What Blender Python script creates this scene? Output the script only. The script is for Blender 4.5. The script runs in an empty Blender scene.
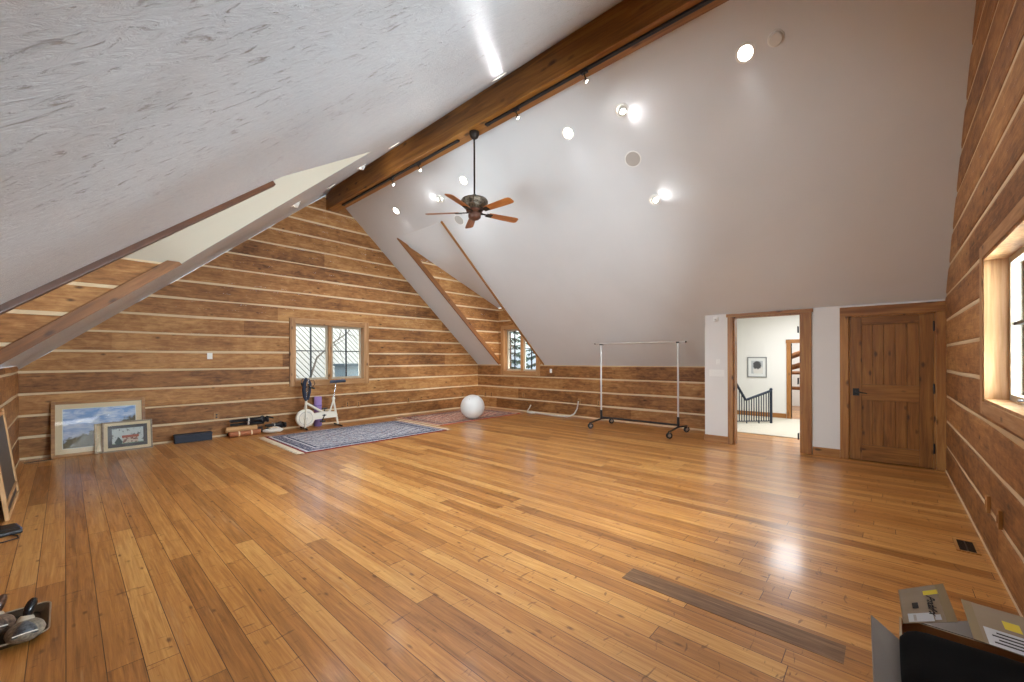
import bpy, bmesh, math, random
from mathutils import Vector, Matrix, Euler
from mathutils import noise as mnoise
random.seed(7)
scene = bpy.context.scene
COL = scene.collection
PI = math.pi
R = math.radians

# ------------------------------------------------------------------ room dimensions
YA, YB = 9.644, -0.589          # far gable, near gable
XR, XL, XD = 8.9227, -0.488, 7.8415   # right knee wall, left knee wall, white door wall
ZK, XA, ZA = 1.317, 4.2553, 5.4411
MR = (ZA - ZK) / (XR - XA)
CO = 0.3306                     # log course height
zr = lambda x: ZK + MR * (XR - x)          # right slope
zl = lambda x: 1.84 + 0.865 * x            # left slope

# ------------------------------------------------------------------ colour + node helpers
def lin(h):
    h = h.lstrip('#')
    out = []
    for i in (0, 2, 4):
        c = int(h[i:i+2], 16) / 255
        out.append(c / 12.92 if c <= 0.04045 else ((c + 0.055) / 1.055) ** 2.4)
    return (*out, 1.0)

class NT:
    """small wrapper to write node trees tersely"""
    def __init__(self, name):
        self.m = bpy.data.materials.new(name); self.m.use_nodes = True
        self.t = self.m.node_tree; self.n = self.t.nodes; self.l = self.t.links
        self.b = self.n['Principled BSDF']
        self.out = self.n['Material Output']
    def node(self, typ, **kw):
        nd = self.n.new(typ)
        for k, v in kw.items(): setattr(nd, k, v)
        return nd
    def link(self, a, b): self.l.new(a, b)
    def setin(self, sock, v):
        if hasattr(v, 'is_output') or isinstance(v, bpy.types.NodeSocket): self.link(v, sock)
        elif v is not None: sock.default_value = v
    def coord(self, kind='Object'): return self.node('ShaderNodeTexCoord').outputs[kind]
    def mapping(self, vec, scale=(1, 1, 1), loc=(0, 0, 0), rot=(0, 0, 0)):
        nd = self.node('ShaderNodeMapping'); self.link(vec, nd.inputs[0])
        nd.inputs['Scale'].default_value = scale; nd.inputs['Location'].default_value = loc; nd.inputs['Rotation'].default_value = rot
        return nd.outputs[0]
    def math(self, op, a, b=None, c=None, clamp=False):
        nd = self.node('ShaderNodeMath', operation=op, use_clamp=clamp)
        for i, v in enumerate((a, b, c)):
            if v is not None: self.setin(nd.inputs[i], v)
        return nd.outputs[0]
    def mix(self, fac, a, b, blend='MIX'):
        nd = self.node('ShaderNodeMix', data_type='RGBA', blend_type=blend)
        self.setin(nd.inputs[0], fac); self.setin(nd.inputs[6], a); self.setin(nd.inputs[7], b)
        return nd.outputs[2]
    def noise(self, vec, scale=5, detail=4, rough=0.55, dist=0.0):
        nd = self.node('ShaderNodeTexNoise')
        if vec is not None: self.link(vec, nd.inputs['Vector'])
        nd.inputs['Scale'].default_value = scale; nd.inputs['Detail'].default_value = detail
        nd.inputs['Roughness'].default_value = rough; nd.inputs['Distortion'].default_value = dist
        return nd.outputs[0]
    def voro(self, vec, scale=5, rand=1.0):
        nd = self.node('ShaderNodeTexVoronoi')
        self.link(vec, nd.inputs['Vector']); nd.inputs['Scale'].default_value = scale; nd.inputs['Randomness'].default_value = rand
        return nd
    def ramp(self, fac, stops, interp='LINEAR'):
        nd = self.node('ShaderNodeValToRGB'); self.link(fac, nd.inputs[0])
        cr = nd.color_ramp; cr.interpolation = interp
        while len(cr.elements) < len(stops): cr.elements.new(0.5)
        for e, (p, c) in zip(cr.elements, stops):
            e.position = p
            e.color = c if not isinstance(c, (int, float)) else (c, c, c, 1)
        return nd.outputs[0]
    def range(self, v, a, b, c=0.0, d=1.0):
        nd = self.node('ShaderNodeMapRange'); self.link(v, nd.inputs[0])
        for i, x in enumerate((a, b, c, d)): nd.inputs[i + 1].default_value = x
        return nd.outputs[0]
    def sep(self, vec):
        nd = self.node('ShaderNodeSeparateXYZ'); self.link(vec, nd.inputs[0]); return nd.outputs
    def comb(self, x, y, z=0.0):
        nd = self.node('ShaderNodeCombineXYZ')
        for i, v in enumerate((x, y, z)): self.setin(nd.inputs[i], v)
        return nd.outputs[0]
    def bump(self, h, strength=0.3, dist=0.01):
        nd = self.node('ShaderNodeBump'); self.link(h, nd.inputs['Height'])
        nd.inputs['Strength'].default_value = strength; nd.inputs['Distance'].default_value = dist
        self.link(nd.outputs[0], self.b.inputs['Normal'])
    def fin(self, color=None, rough=None, metal=None, **kw):
        if color is not None: self.setin(self.b.inputs['Base Color'], color)
        if rough is not None: self.setin(self.b.inputs['Roughness'], rough)
        if metal is not None: self.setin(self.b.inputs['Metallic'], metal)
        for k, v in kw.items(): self.setin(self.b.inputs[k], v)
        return self.m

def plain(name, hexc, rough=0.6, metal=0.0, var=0.06, scale=14, **kw):
    t = NT(name)
    c = lin(hexc)
    f = t.noise(t.coord(), scale, 3)
    col = t.mix(f, (c[0]*(1-var), c[1]*(1-var), c[2]*(1-var), 1), (min(1, c[0]*(1+var)), min(1, c[1]*(1+var)), min(1, c[2]*(1+var)), 1))
    return t.fin(col, rough, metal, **kw)

def glow(name, hexc, strength):
    t = NT(name); c = lin(hexc)
    return t.fin(c, 0.5, None, **{'Emission Color': c, 'Emission Strength': strength})

# ------------------------------------------------------------------ materials
def mat_logs(name, dark, mid, light, boost=1.0):
    """squared logs: x along the log, z up"""
    t = NT(name)
    s = t.sep(t.coord())
    row0 = t.math('FLOOR', t.math('DIVIDE', s[2], CO))
    sh = t.math('MULTIPLY', t.math('FRACT', t.math('MULTIPLY', t.math('SINE', t.math('MULTIPLY', row0, 12.9898)), 437.58)), 4.4)
    v2 = t.comb(t.math('ADD', s[0], sh), s[2], 0.0)
    br = t.node('ShaderNodeTexBrick', offset=0.0, squash=1.0)
    t.link(v2, br.inputs['Vector'])
    br.inputs['Color1'].default_value = (0, 0, 0, 1); br.inputs['Color2'].default_value = (1, 1, 1, 1); br.inputs['Mortar'].default_value = (0.5, 0.5, 0.5, 1)
    br.inputs['Scale'].default_value = 1; br.inputs['Brick Width'].default_value = 4.4; br.inputs['Row Height'].default_value = CO
    br.inputs['Mortar Size'].default_value = 0.0; br.inputs['Bias'].default_value = 0
    rnd = br.outputs['Color']
    row = t.math('FLOOR', t.math('DIVIDE', s[2], CO))
    shift = t.math('MULTIPLY', row, 7.31)
    base = t.comb(t.math('ADD', s[0], shift), s[2], s[1])
    grain = t.noise(t.mapping(base, (2.6, 30, 30)), 1.0, 6, 0.62, 0.9)
    fine = t.noise(t.mapping(base, (16, 150, 140)), 1.0, 3, 0.6)
    mott = t.noise(t.mapping(base, (6.0, 11, 9)), 1.0, 4, 0.62, 0.6)
    cloud = t.noise(t.mapping(base, (0.9, 3.2, 3)), 1.0, 3, 0.6, 0.3)
    f = t.math('ADD', t.math('MULTIPLY', grain, 0.34), t.math('ADD', t.math('MULTIPLY', cloud, 0.34), t.math('MULTIPLY', fine, 0.16)))
    f = t.math('ADD', f, t.math('MULTIPLY', mott, 0.36))
    f = t.math('ADD', f, t.math('MULTIPLY', t.math('SUBTRACT', rnd, 0.5), 0.17))
    col = t.ramp(f, [(0.42, lin(dark)), (0.60, lin(mid)), (0.78, lin(light))])
    vk = t.voro(t.mapping(base, (1.9, 3.9, 0.0)), 1.6)
    knot = t.range(t.math('ADD', vk.outputs['Distance'], t.math('MULTIPLY', t.math('SUBTRACT', grain, 0.5), 0.16)), 0.04, 0.14, 1.0, 0.0)
    keep = t.math('GREATER_THAN', t.sep(vk.outputs['Color'])[0], 0.2)
    col = t.mix(t.math('MULTIPLY', t.math('MULTIPLY', knot, keep), 0.80), col, lin('#33200f'))
    chk = t.noise(t.mapping(base, (2.0, 62, 60), (3.1, 0, 0)), 1.0, 2, 0.5, 0.6)
    crack = t.range(chk, 0.70, 0.76, 0.0, 0.55)
    col = t.mix(crack, col, lin('#432814'))
    t.bump(t.math('ADD', t.math('MULTIPLY', grain, 0.6), t.math('SUBTRACT', fine, crack)), 0.25, 0.006)
    return t.fin(col, 0.55, **{'Specular IOR Level': 0.3})

def mat_wood(name, dark, mid, light, axis=2, rough=0.42, freq=1.0, knots=True):
    """milled wood with the grain along one local axis"""
    t = NT(name)
    sc = [22 * freq] * 3; sc[axis] = 1.4 * freq
    co = t.coord()
    oi = t.node('ShaderNodeObjectInfo').outputs['Random']
    add = t.node('ShaderNodeVectorMath', operation='ADD'); t.link(co, add.inputs[0])
    t.link(t.comb(t.math('MULTIPLY', oi, 9.7), t.math('MULTIPLY', oi, 5.3), t.math('MULTIPLY', oi, 3.1)), add.inputs[1])
    v = add.outputs[0]
    g = t.noise(t.mapping(v, tuple(sc)), 1.0, 5, 0.6, 0.9)
    sc2 = [3.5 * freq] * 3; sc2[axis] = 0.8 * freq
    c = t.noise(t.mapping(v, tuple(sc2)), 1.0, 2, 0.5)
    f = t.math('ADD', t.math('MULTIPLY', g, 0.7), t.math('MULTIPLY', c, 0.4))
    col = t.ramp(f, [(0.36, lin(dark)), (0.55, lin(mid)), (0.76, lin(light))])
    if knots:
        sc3 = [5.0 * freq] * 3; sc3[axis] = 2.2 * freq
        vk = t.voro(t.mapping(v, tuple(sc3)), 1.5)
        k = t.range(t.math('ADD', vk.outputs['Distance'], t.math('MULTIPLY', t.math('SUBTRACT', g, 0.5), 0.2)), 0.08, 0.2, 0.85, 0.0)
        col = t.mix(k, col, lin('#40230d'))
    t.bump(g, 0.12, 0.004)
    return t.fin(col, rough)

def mat_floor(name):
    t = NT(name)
    s = t.sep(t.coord())
    W, L = 0.132, 2.3
    br = t.node('ShaderNodeTexBrick', offset=0.0, squash=1.0)
    row = t.math('FLOOR', t.math('DIVIDE', s[0], W))
    sh = t.math('MULTIPLY', t.math('FRACT', t.math('MULTIPLY', t.math('SINE', t.math('MULTIPLY', row, 12.9898)), 437.58)), L)
    t.link(t.comb(t.math('ADD', s[1], sh), s[0], 0.0), br.inputs['Vector'])
    br.inputs['Color1'].default_value = (0, 0, 0, 1); br.inputs['Color2'].default_value = (1, 1, 1, 1); br.inputs['Mortar'].default_value = (0, 0, 0, 1)
    br.inputs['Scale'].default_value = 1; br.inputs['Brick Width'].default_value = L; br.inputs['Row Height'].default_value = W
    br.inputs['Mortar Size'].default_value = 0.0022; br.inputs['Mortar Smooth'].default_value = 0.25; br.inputs['Bias'].default_value = 0
    rnd, gap = br.outputs['Color'], br.outputs['Fac']
    row = t.math('FLOOR', t.math('DIVIDE', s[0], W))
    base = t.comb(s[0], t.math('ADD', s[1], t.math('MULTIPLY', row, 3.77)), t.math('MULTIPLY', rnd, 3.0))
    grain = t.noise(t.mapping(base, (34, 1.5, 1)), 1.0, 5, 0.6, 1.1)
    fine = t.noise(t.mapping(base, (190, 6, 1)), 1.0, 3, 0.6)
    big = t.noise(t.mapping(t.coord(), (0.5, 0.22, 1)), 1.3, 3, 0.55, 0.3)
    f = t.math('ADD', t.math('MULTIPLY', grain, 0.55), t.math('ADD', t.math('MULTIPLY', fine, 0.22), t.math('MULTIPLY', big, 0.28)))
    f = t.math('ADD', f, t.math('MULTIPLY', t.math('SUBTRACT', rnd, 0.5), 0.25))
    col = t.ramp(f, [(0.30, lin('#7e4c1f')), (0.53, lin('#b77b3c')), (0.74, lin('#d9a55f'))])
    # knots and short dark dents
    vk = t.voro(t.mapping(base, (11.0, 4.4, 0.0)), 1.0)
    k = t.range(t.math('ADD', vk.outputs['Distance'], t.math('MULTIPLY', t.math('SUBTRACT', grain, 0.5), 0.16)), 0.05, 0.15, 1.0, 0.0)
    keep = t.math('GREATER_THAN', t.sep(vk.outputs['Color'])[1], 0.3)
    col = t.mix(t.math('MULTIPLY', t.math('MULTIPLY', k, keep), 0.75), col, lin('#5a3013'))
    dn = t.noise(t.mapping(t.coord(), (8, 34, 1), (0, 0, 0), (0, 0, 0.25)), 1.0, 2, 0.5, 1.0)
    col = t.mix(t.range(dn, 0.66, 0.72, 0.0, 0.6), col, lin('#5b3315'))
    # worn, paler streaks along some boards
    wear = t.noise(t.mapping(t.coord(), (11, 0.7, 1), (4, 1, 0)), 1.0, 4, 0.65, 0.4)
    col = t.mix(t.range(wear, 0.62, 0.74, 0.0, 0.55), col, lin('#c39d74'))
    col = t.mix(t.math('MULTIPLY', gap, 0.85), col, lin('#3f2210'))
    h = t.math('SUBTRACT', t.math('ADD', t.math('MULTIPLY', grain, 0.3), t.math('MULTIPLY', big, 1.0)), t.math('MULTIPLY', gap, 1.2))
    t.bump(h, 0.2, 0.006)
    ro = t.math('ADD', t.range(wear, 0.35, 0.8, 0.25, 0.40), t.math('MULTIPLY', fine, 0.10))
    return t.fin(col, ro, **{'Specular IOR Level': 0.5, 'Coat Weight': 0.35, 'Coat Roughness': 0.16})

def mat_plaster(name, hexc, rough, flecks=0.0, bump=0.2):
    t = NT(name); c = lin(hexc)
    co = t.coord()
    m1 = t.noise(t.mapping(co, (1, 1, 1)), 0.9, 4, 0.55, 0.4)
    tro = t.noise(t.mapping(co, (16, 38, 16), (0, 0, 0), (0, 0, 0.3)), 1.0, 6, 0.70, 1.2)
    mask = t.noise(t.mapping(co, (2.6, 1.4, 2.6), (2, 7, 0)), 1.0, 3, 0.6)
    col = t.mix(m1, (c[0]*.92, c[1]*.92, c[2]*.92, 1), (c[0]*1.06, c[1]*1.06, c[2]*1.06, 1))
    if flecks:
        fl_ = t.math('MULTIPLY', t.range(tro, 0.56, 0.66, 0.0, 1.0), t.range(mask, 0.44, 0.60, 0.0, flecks))
        col = t.mix(fl_, col, lin('#8c857d'))
        h = t.math('SUBTRACT', t.math('MULTIPLY', tro, 0.8), t.math('MULTIPLY', fl_, 0.6))
    else:
        h = t.math('ADD', t.math('MULTIPLY', tro, 0.25), m1)
    t.bump(h, bump, 0.012)
    return t.fin(col, rough, **{'Specular IOR Level': 0.5})

M = {}
M['log'] = mat_logs('hewn_log_wood', '#5f3b1e', '#9d6b3d', '#c7965d')
M['log_left'] = M['log']
M['chink'] = plain('chinking_mortar', '#d8c09c', 0.85, var=0.07, scale=9)
M['floor'] = mat_floor('pine_floor')
M['plaster_l'] = mat_plaster('trowelled_plaster', '#c0c2c4', 0.27, 0.9, 0.6)
M['plaster_r'] = mat_plaster('smooth_plaster', '#d8d9d9', 0.38, 0.0, 0.06)
M['cream'] = mat_plaster('cream_dormer_paint', '#bdb6a5', 0.5, 0.0, 0.06)
M['white_wall'] = plain('white_wall_paint', '#e2e0dc', 0.6, var=0.02, scale=2)
M['hall_wall'] = plain('hall_wall_paint', '#e6e5df', 0.7, var=0.015, scale=2)
M['beam'] = mat_wood('oiled_beam_wood', '#5c3815', '#885722', '#ab7736', 1, 0.42, 0.7)
M['trim_x'] = mat_wood('fir_trim_x', '#7d4c22', '#a06c37', '#bb8748', 0, 0.45)
M['trim_y'] = mat_wood('fir_trim_y', '#7d4c22', '#a06c37', '#bb8748', 1, 0.45)
M['trim_z'] = mat_wood('fir_trim_z', '#7d4c22', '#a06c37', '#bb8748', 2, 0.45)
M['win_trim_x'] = mat_wood('window_trim_x', '#8a5d36', '#b08253', '#caa075', 0, 0.5)
M['win_trim_z'] = mat_wood('window_trim_z', '#8a5d36', '#b08253', '#caa075', 2, 0.5)
M['door_z'] = mat_wood('knotty_alder_z', '#69401a', '#8b5a28', '#a67338', 2, 0.42, 1.2)
M['door_y'] = mat_wood('knotty_alder_y', '#69401a', '#8b5a28', '#a67338', 1, 0.42, 1.2)
M['dark_trim'] = mat_wood('dark_dormer_trim', '#371b0b', '#4f2b15', '#663c20', 0, 0.45)
M['mid_trim'] = mat_wood('brown_dormer_trim', '#5d3718', '#7d4d22', '#946131', 0, 0.5)
M['sash'] = plain('sash_paint', '#b9ab94', 0.45)
M['black'] = plain('black_paint', '#15151a', 0.45)
M['iron'] = plain('wrought_iron', '#2a3442', 0.45, 0.3)
M['bronze'] = plain('dark_bronze', '#2c241d', 0.42, 0.55, var=0.3, scale=60)
M['white_plastic'] = plain('white_plastic', '#ecebe6', 0.4, var=0.02)
M['grey_plastic'] = plain('grey_plastic', '#b9b4ad', 0.5, var=0.03)
M['chrome'] = plain('chrome', '#c9c9cc', 0.22, 0.85)
M['rubber'] = plain('rubber', '#1c1c1e', 0.7)
def mat_pane(nm='window_glass', tint=(0.93, 0.96, 0.97, 1)):
    t = NT(nm)
    tr = t.node('ShaderNodeBsdfTransparent'); tr.inputs[0].default_value = tint
    gl = t.node('ShaderNodeBsdfGlossy'); gl.inputs['Roughness'].default_value = 0.03
    lw = t.node('ShaderNodeFresnel'); lw.inputs[0].default_value = 1.45
    mx = t.node('ShaderNodeMixShader'); t.link(lw.outputs[0], mx.inputs[0]); t.link(tr.outputs[0], mx.inputs[1]); t.link(gl.outputs[0], mx.inputs[2])
    t.link(mx.outputs[0], t.out.inputs['Surface'])
    return t.m
M['pane'] = mat_pane()
M['clear'] = mat_pane('picture_glass', (1, 1, 1, 1))
M['lamp_on'] = glow('lit_lamp_lens', '#fff6e8', 9.0)
M['bulb_on'] = glow('lit_bulb', '#fff4e0', 25.0)

# ------------------------------------------------------------------ mesh builder
class MB:
    def __init__(self): self.v, self.f, self.mi = [], [], []
    def add(self, verts, faces, mi=0):
        o = len(self.v); self.v += [tuple(p) for p in verts]
        self.f += [tuple(i + o for i in f) for f in faces]; self.mi += [mi] * len(faces)
        return self
    def box(self, x0, x1, y0, y1, z0, z1, mi=0, mat=None, bev=0.0):
        if bev > 0:
            bm = bmesh.new(); bmesh.ops.create_cube(bm, size=1)
            for v in bm.verts: v.co = Vector(((x0+x1)/2 + v.co.x*(x1-x0), (y0+y1)/2 + v.co.y*(y1-y0), (z0+z1)/2 + v.co.z*(z1-z0)))
            bmesh.ops.bevel(bm, geom=bm.edges[:], offset=bev, segments=2, affect='EDGES', profile=0.5)
            bm.verts.index_update()
            vs = [v.co.copy() for v in bm.verts]; fs = [[v.index for v in f.verts] for f in bm.faces]; bm.free()
        else:
            vs = [Vector(p) for p in ((x0,y0,z0),(x1,y0,z0),(x1,y1,z0),(x0,y1,z0),(x0,y0,z1),(x1,y0,z1),(x1,y1,z1),(x0,y1,z1))]
            fs = [(0,3,2,1),(4,5,6,7),(0,1,5,4),(1,2,6,5),(2,3,7,6),(3,0,4,7)]
        if mat is not None: vs = [mat @ v for v in vs]
        return self.add(vs, fs, mi)
    def hexa(self, p, mi=0):
        """eight corners: bottom four, top four, both counter-clockwise seen from above"""
        return self.add(p, [(0,3,2,1),(4,5,6,7),(0,1,5,4),(1,2,6,5),(2,3,7,6),(3,0,4,7)], mi)
    def slab(self, quad, thick, mi=0):
        """a quad (or polygon) given thickness along its normal"""
        q = [Vector(p) for p in quad]; n = (q[1]-q[0]).cross(q[2]-q[0]).normalized() * thick
        k = len(q); vs = q + [p + n for p in q]
        fs = [tuple(range(k))[::-1], tuple(range(k, 2*k))] + [(i, (i+1) % k, k + (i+1) % k, k + i) for i in range(k)]
        return self.add(vs, fs, mi)
    def tube(self, pts, r, n=10, mi=0, cap=True):
        pts = [Vector(p) for p in pts]; rr = r if isinstance(r, (list, tuple)) else [r] * len(pts)
        rings = []; prev = None
        for i, p in enumerate(pts):
            if i == 0: d = pts[1] - p
            elif i == len(pts)-1: d = p - pts[i-1]
            else: d = (pts[i+1]-p).normalized() + (p-pts[i-1]).normalized()
            d.normalize()
            if prev is None:
                a = Vector((0,0,1)) if abs(d.z) < 0.9 else Vector((1,0,0))
                u = d.cross(a).normalized()
            else:
                u = (prev - d * prev.dot(d)); u = u.normalized() if u.length > 1e-6 else d.orthogonal().normalized()
            prev = u; w = d.cross(u)
            rings.append([p + u*math.cos(2*PI*k/n)*rr[i] + w*math.sin(2*PI*k/n)*rr[i] for k in range(n)])
        vs = [q for ring in rings for q in ring]; fs = []
        for i in range(len(pts)-1):
            for k in range(n):
                a, b = i*n+k, i*n+(k+1) % n
                fs.append((a, b, b+n, a+n))
        if cap: fs += [tuple(range(n))[::-1], tuple(range((len(pts)-1)*n, len(pts)*n))]
        return self.add(vs, fs, mi)
    def lathe(self, prof, n=24, mi=0, mat=None, cap=True):
        """profile of (radius, z) turned about z"""
        vs = [Vector((r*math.cos(2*PI*k/n), r*math.sin(2*PI*k/n), z)) for r, z in prof for k in range(n)]
        fs = [(i*n+k, i*n+(k+1) % n, (i+1)*n+(k+1) % n, (i+1)*n+k) for i in range(len(prof)-1) for k in range(n)]
        if cap: fs += [tuple(range(n))[::-1], tuple(range((len(prof)-1)*n, len(prof)*n))]
        if mat is not None: vs = [mat @ v for v in vs]
        return self.add(vs, fs, mi)
    def ball(self, c, r, seg=16, rings=10, mi=0, mat=None):
        rx, ry, rz = r if isinstance(r, (tuple, list)) else (r, r, r)
        bm = bmesh.new(); bmesh.ops.create_uvsphere(bm, u_segments=seg, v_segments=rings, radius=1)
        bm.verts.index_update()
        vs = [Vector((v.co.x*rx, v.co.y*ry, v.co.z*rz)) for v in bm.verts]; fs = [[v.index for v in f.verts] for f in bm.faces]; bm.free()
        if mat is not None: vs = [mat @ v for v in vs]
        c = Vector(c); return self.add([v + c for v in vs], fs, mi)
    def prism(self, poly, y0, y1, mi=0, mat=None):
        """polygon in x,z pushed from y0 to y1"""
        k = len(poly)
        vs = [Vector((x, y0, z)) for x, z in poly] + [Vector((x, y1, z)) for x, z in poly]
        fs = [tuple(range(k)), tuple(range(k, 2*k))[::-1]] + [(i, k+i, k+(i+1) % k, (i+1) % k) for i in range(k)]
        if mat is not None: vs = [mat @ v for v in vs]
        return self.add(vs, fs, mi)
    def build(self, name, mats, parent=None, loc=(0,0,0), rot=(0,0,0), smooth=None, fix=True):
        me = bpy.data.meshes.new(name); me.from_pydata(self.v, [], self.f)
        mats = mats if isinstance(mats, (list, tuple)) else [mats]
        for m in mats: me.materials.append(m)
        me.polygons.foreach_set('material_index', self.mi)
        if fix:
            bm = bmesh.new(); bm.from_mesh(me); bmesh.ops.recalc_face_normals(bm, faces=bm.faces[:]); bm.to_mesh(me); bm.free()
        if smooth is not None:
            me.polygons.foreach_set('use_smooth', [True] * len(me.polygons))
            me.set_sharp_from_angle(angle=R(smooth))
        me.update()
        o = bpy.data.objects.new(name, me); COL.objects.link(o)
        o.location = loc; o.rotation_euler = rot
        if smooth == 40:
            wnm = o.modifiers.new('weighted_normals', 'WEIGHTED_NORMAL'); wnm.keep_sharp = True; wnm.weight = 80
        if parent: o.parent = parent
        return o

def tag(o, label=None, cat=None, group=None, kind=None):
    if label: o['label'] = label
    if cat: o['category'] = cat
    if group: o['group'] = group
    if kind: o['kind'] = kind
    return o
def thing(name, label, cat, loc=(0,0,0), rot=(0,0,0), group=None):
    o = bpy.data.objects.new(name, None); COL.objects.link(o); o.location = loc; o.rotation_euler = rot
    o.empty_display_size = 0.1
    return tag(o, label, cat, group)
def struct(o, label=None, cat=None): return tag(o, label, cat, None, 'structure')
def dup(root, loc=None, label=None, rot=None, group=None):
    c = root.copy(); COL.objects.link(c)
    if loc is not None: c.location = loc
    if rot is not None: c.rotation_euler = rot
    if label: c['label'] = label
    if group: c['group'] = group
    for ch in list(root.children):
        d = ch.copy(); COL.objects.link(d); d.parent = c
        for g in list(ch.children):
            e = g.copy(); COL.objects.link(e); e.parent = d
    return c

# ------------------------------------------------------------------ log walls
def log_wall(name, origin, rotz, lo, hi, z0, z1, holes=(), base_chink=True, label=None, logmat=None):
    """local x along the wall, local -y into the room, z up. lo/hi give the wall's ends at a height."""
    b = MB(); seed = random.random() * 50
    levels = []                                   # (z, depth, material of strip above)
    n = int(math.ceil(z1 / CO)) + 1
    hw = 0.018
    for i in range(n):
        zb = i * CO
        if i == 0: levels += [(0.0, -0.024, 1), (.032, -.024, 0), (.036, -.015, 0), (.05, -.017, 0), (zb+CO/2, -0.019, 0)]
        else: levels += [(zb+hw, -0.009, 0), (zb+hw+0.004, -0.014, 0), (zb+hw+0.025, -0.018, 0), (zb+CO/2, -0.019, 0)]
        levels += [
                   (zb+CO-hw-0.025, -0.018, 0), (zb+CO-hw-0.004, -0.014, 0), (zb+CO-hw, -0.009, 1), (zb+CO-0.003, -0.012, 1)]
    levels = [l for l in levels if z0 - 1e-6 <= l[0] <= z1 + 1e-6]
    def ins(z):
        if not (z0 <= z <= z1): return
        for k in range(len(levels)):
            if abs(levels[k][0] - z) < 1e-5: return
        lower = [l for l in levels if l[0] < z]; upper = [l for l in levels if l[0] > z]
        if lower and upper:
            a, c = lower[-1], upper[0]; tt = (z-a[0])/(c[0]-a[0]); levels.append((z, a[1]+(c[1]-a[1])*tt, a[2]))
        elif lower: levels.append((z, lower[-1][1], lower[-1][2]))
        else: levels.append((z, -0.02, 0))
        levels.sort(key=lambda l: l[0])
    ins(z0); ins(z1)
    for h in holes: ins(h[2]); ins(h[3])
    def wob(x, z):
        k = round(z / CO)
        if z < 0.03 or abs(z-z1) < 1e-6 or abs(z-z0) < 1e-6 or any(abs(z-h[2]) < 1e-6 or abs(z-h[3]) < 1e-6 for h in holes): return 0.0
        return 0.013 * mnoise.noise(Vector((x*0.8 + seed, k*3.7 + (0.9 if z > k*CO else 0.0), seed)))
    for (za, da, mi), (zc, dc, _) in zip(levels[:-1], levels[1:]):
        zm = (za + zc) / 2
        iv = [(lo, hi)]
        cuts = sorted([(h[0], h[1]) for h in holes if h[2] < zm < h[3]])
        segs = []; cur = None
        for (ha, hb) in cuts:
            segs.append((cur, ha)); cur = hb
        segs.append((cur, None))
        for sa, sb in segs:
            a0 = lo(za) if sa is None else sa; a1 = lo(zc) if sa is None else sa
            b0 = hi(za) if sb is None else sb; b1 = hi(zc) if sb is None else sb
            if b0 <= a0 and b1 <= a1: continue
            if b0 < a0: a0 = b0 = (a0+b0)/2
            if b1 < a1: a1 = b1 = (a1+b1)/2
            k = max(1, int((max(b0, b1)-min(a0, a1)) / 0.35))
            vs = []
            for q in range(k+1):
                t_ = q / k
                x0_, x1_ = a0+(b0-a0)*t_, a1+(b1-a1)*t_
                vs.append((x0_, da, za + wob(x0_, za))); vs.append((x1_, dc, zc + wob(x1_, zc)))
            b.add(vs, [(2*q, 2*q+2, 2*q+3, 2*q+1) for q in range(k)], mi)
    o = b.build(name, [logmat or M['log'], M['chink']], None, origin, (0, 0, rotz), fix=False)
    bm = bmesh.new(); bm.from_mesh(o.data); bmesh.ops.remove_doubles(bm, verts=bm.verts[:], dist=1e-4); bm.to_mesh(o.data); bm.free()
    return struct(o, label)

# window openings (world): A x 3.42..5.05 z 1.02..2.31 ; dormer right y 7.21..8.475 z 1.13..2.39 ; near gable x 2.9..4.77
WA = (3.42, 5.05, 1.02, 2.31)
WD = (7.21, 8.475, 1.13, 2.39)
WB = (2.55, 4.77, 1.16, 2.26)
WL = (3.55, 5.55, 1.05, 2.40)
WE = (.75, 2.15, 1.16, 2.20)  # opening of the added window behind the camera
kneeL = zl(XL)
log_wall('wall_far', (0, YA, 0), 0, lambda z: max(XL, (z + 0.075 - 1.84)/0.865) , lambda z: min(XR, XR - (z - ZK)/MR + .03), 0, 5.4,
         [WA], label='log gable wall with pale chinking behind the exercise bike')
log_wall('wall_right', (0, YB, 0), PI, lambda z: -min(XR, XR - (z - ZK)/MR + .045), lambda z: -max(XL, (z - 1.84)/0.865 - .045), 0, 5.4,
         [(-WB[1], -WB[0], WB[2], WB[3]), (-WE[1], -WE[0], WE[2], WE[3])], label='near log gable wall with the big window at the right edge')
log_wall('wall_knee', (XR, 0, 0), -PI/2, lambda z: -YA, lambda z: -2.40, 0, ZK+.025,
         [(-WD[1], -WD[0], WD[2], 1.4)], label='low log knee wall behind the garment rack')
log_wall('wall_dormer', (XR, 0, 0), -PI/2, lambda z: -8.72, lambda z: -6.95, ZK, 3.03,
         [(-WD[1], -WD[0], 1.2, WD[3])], label='log front wall of the right dormer around its window')
log_wall('wall_left', (XL, 0, 0), PI/2, lambda z: YB, lambda z: YA, 0, kneeL, [(WL[0], WL[1], WL[2], 2.0)], label='low log knee wall on the left behind the leaning frame')
log_wall('wall_left_dormer', (XL, 0, 0), PI/2, lambda z: 2.26 + max(0, (z-2.62)*1.67), lambda z: 6.3 - max(0, (z-2.65)/0.7657), kneeL, 3.98,
         [(WL[0], WL[1], 1.2, WL[3])], label='log front wall of the left dormer')
# dormer cheeks
log_wall('wall_right_dormer_cheek', (0, 8.72, 0), 0, lambda z: XR - (z - ZK)/MR, lambda z: min(XR, 5.41 + (4.415 - z)/0.382 * 1.0), ZK, 4.41,
         label='log cheek of the right dormer beside its window')
log_wall('wall_left_dormer_cheek', (0, 6.3, 0), 0, lambda z: XL, lambda z: (z - 1.84)/0.865, kneeL, 2.65, label='log cheek of the left dormer above the brown trim')
log_wall('wall_left_dormer_near_cheek', (0, 2.26, 0), PI, lambda z: min(-XL, .06-(z - 1.84)/0.865), lambda z: -XL, kneeL, 2.55)

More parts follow.
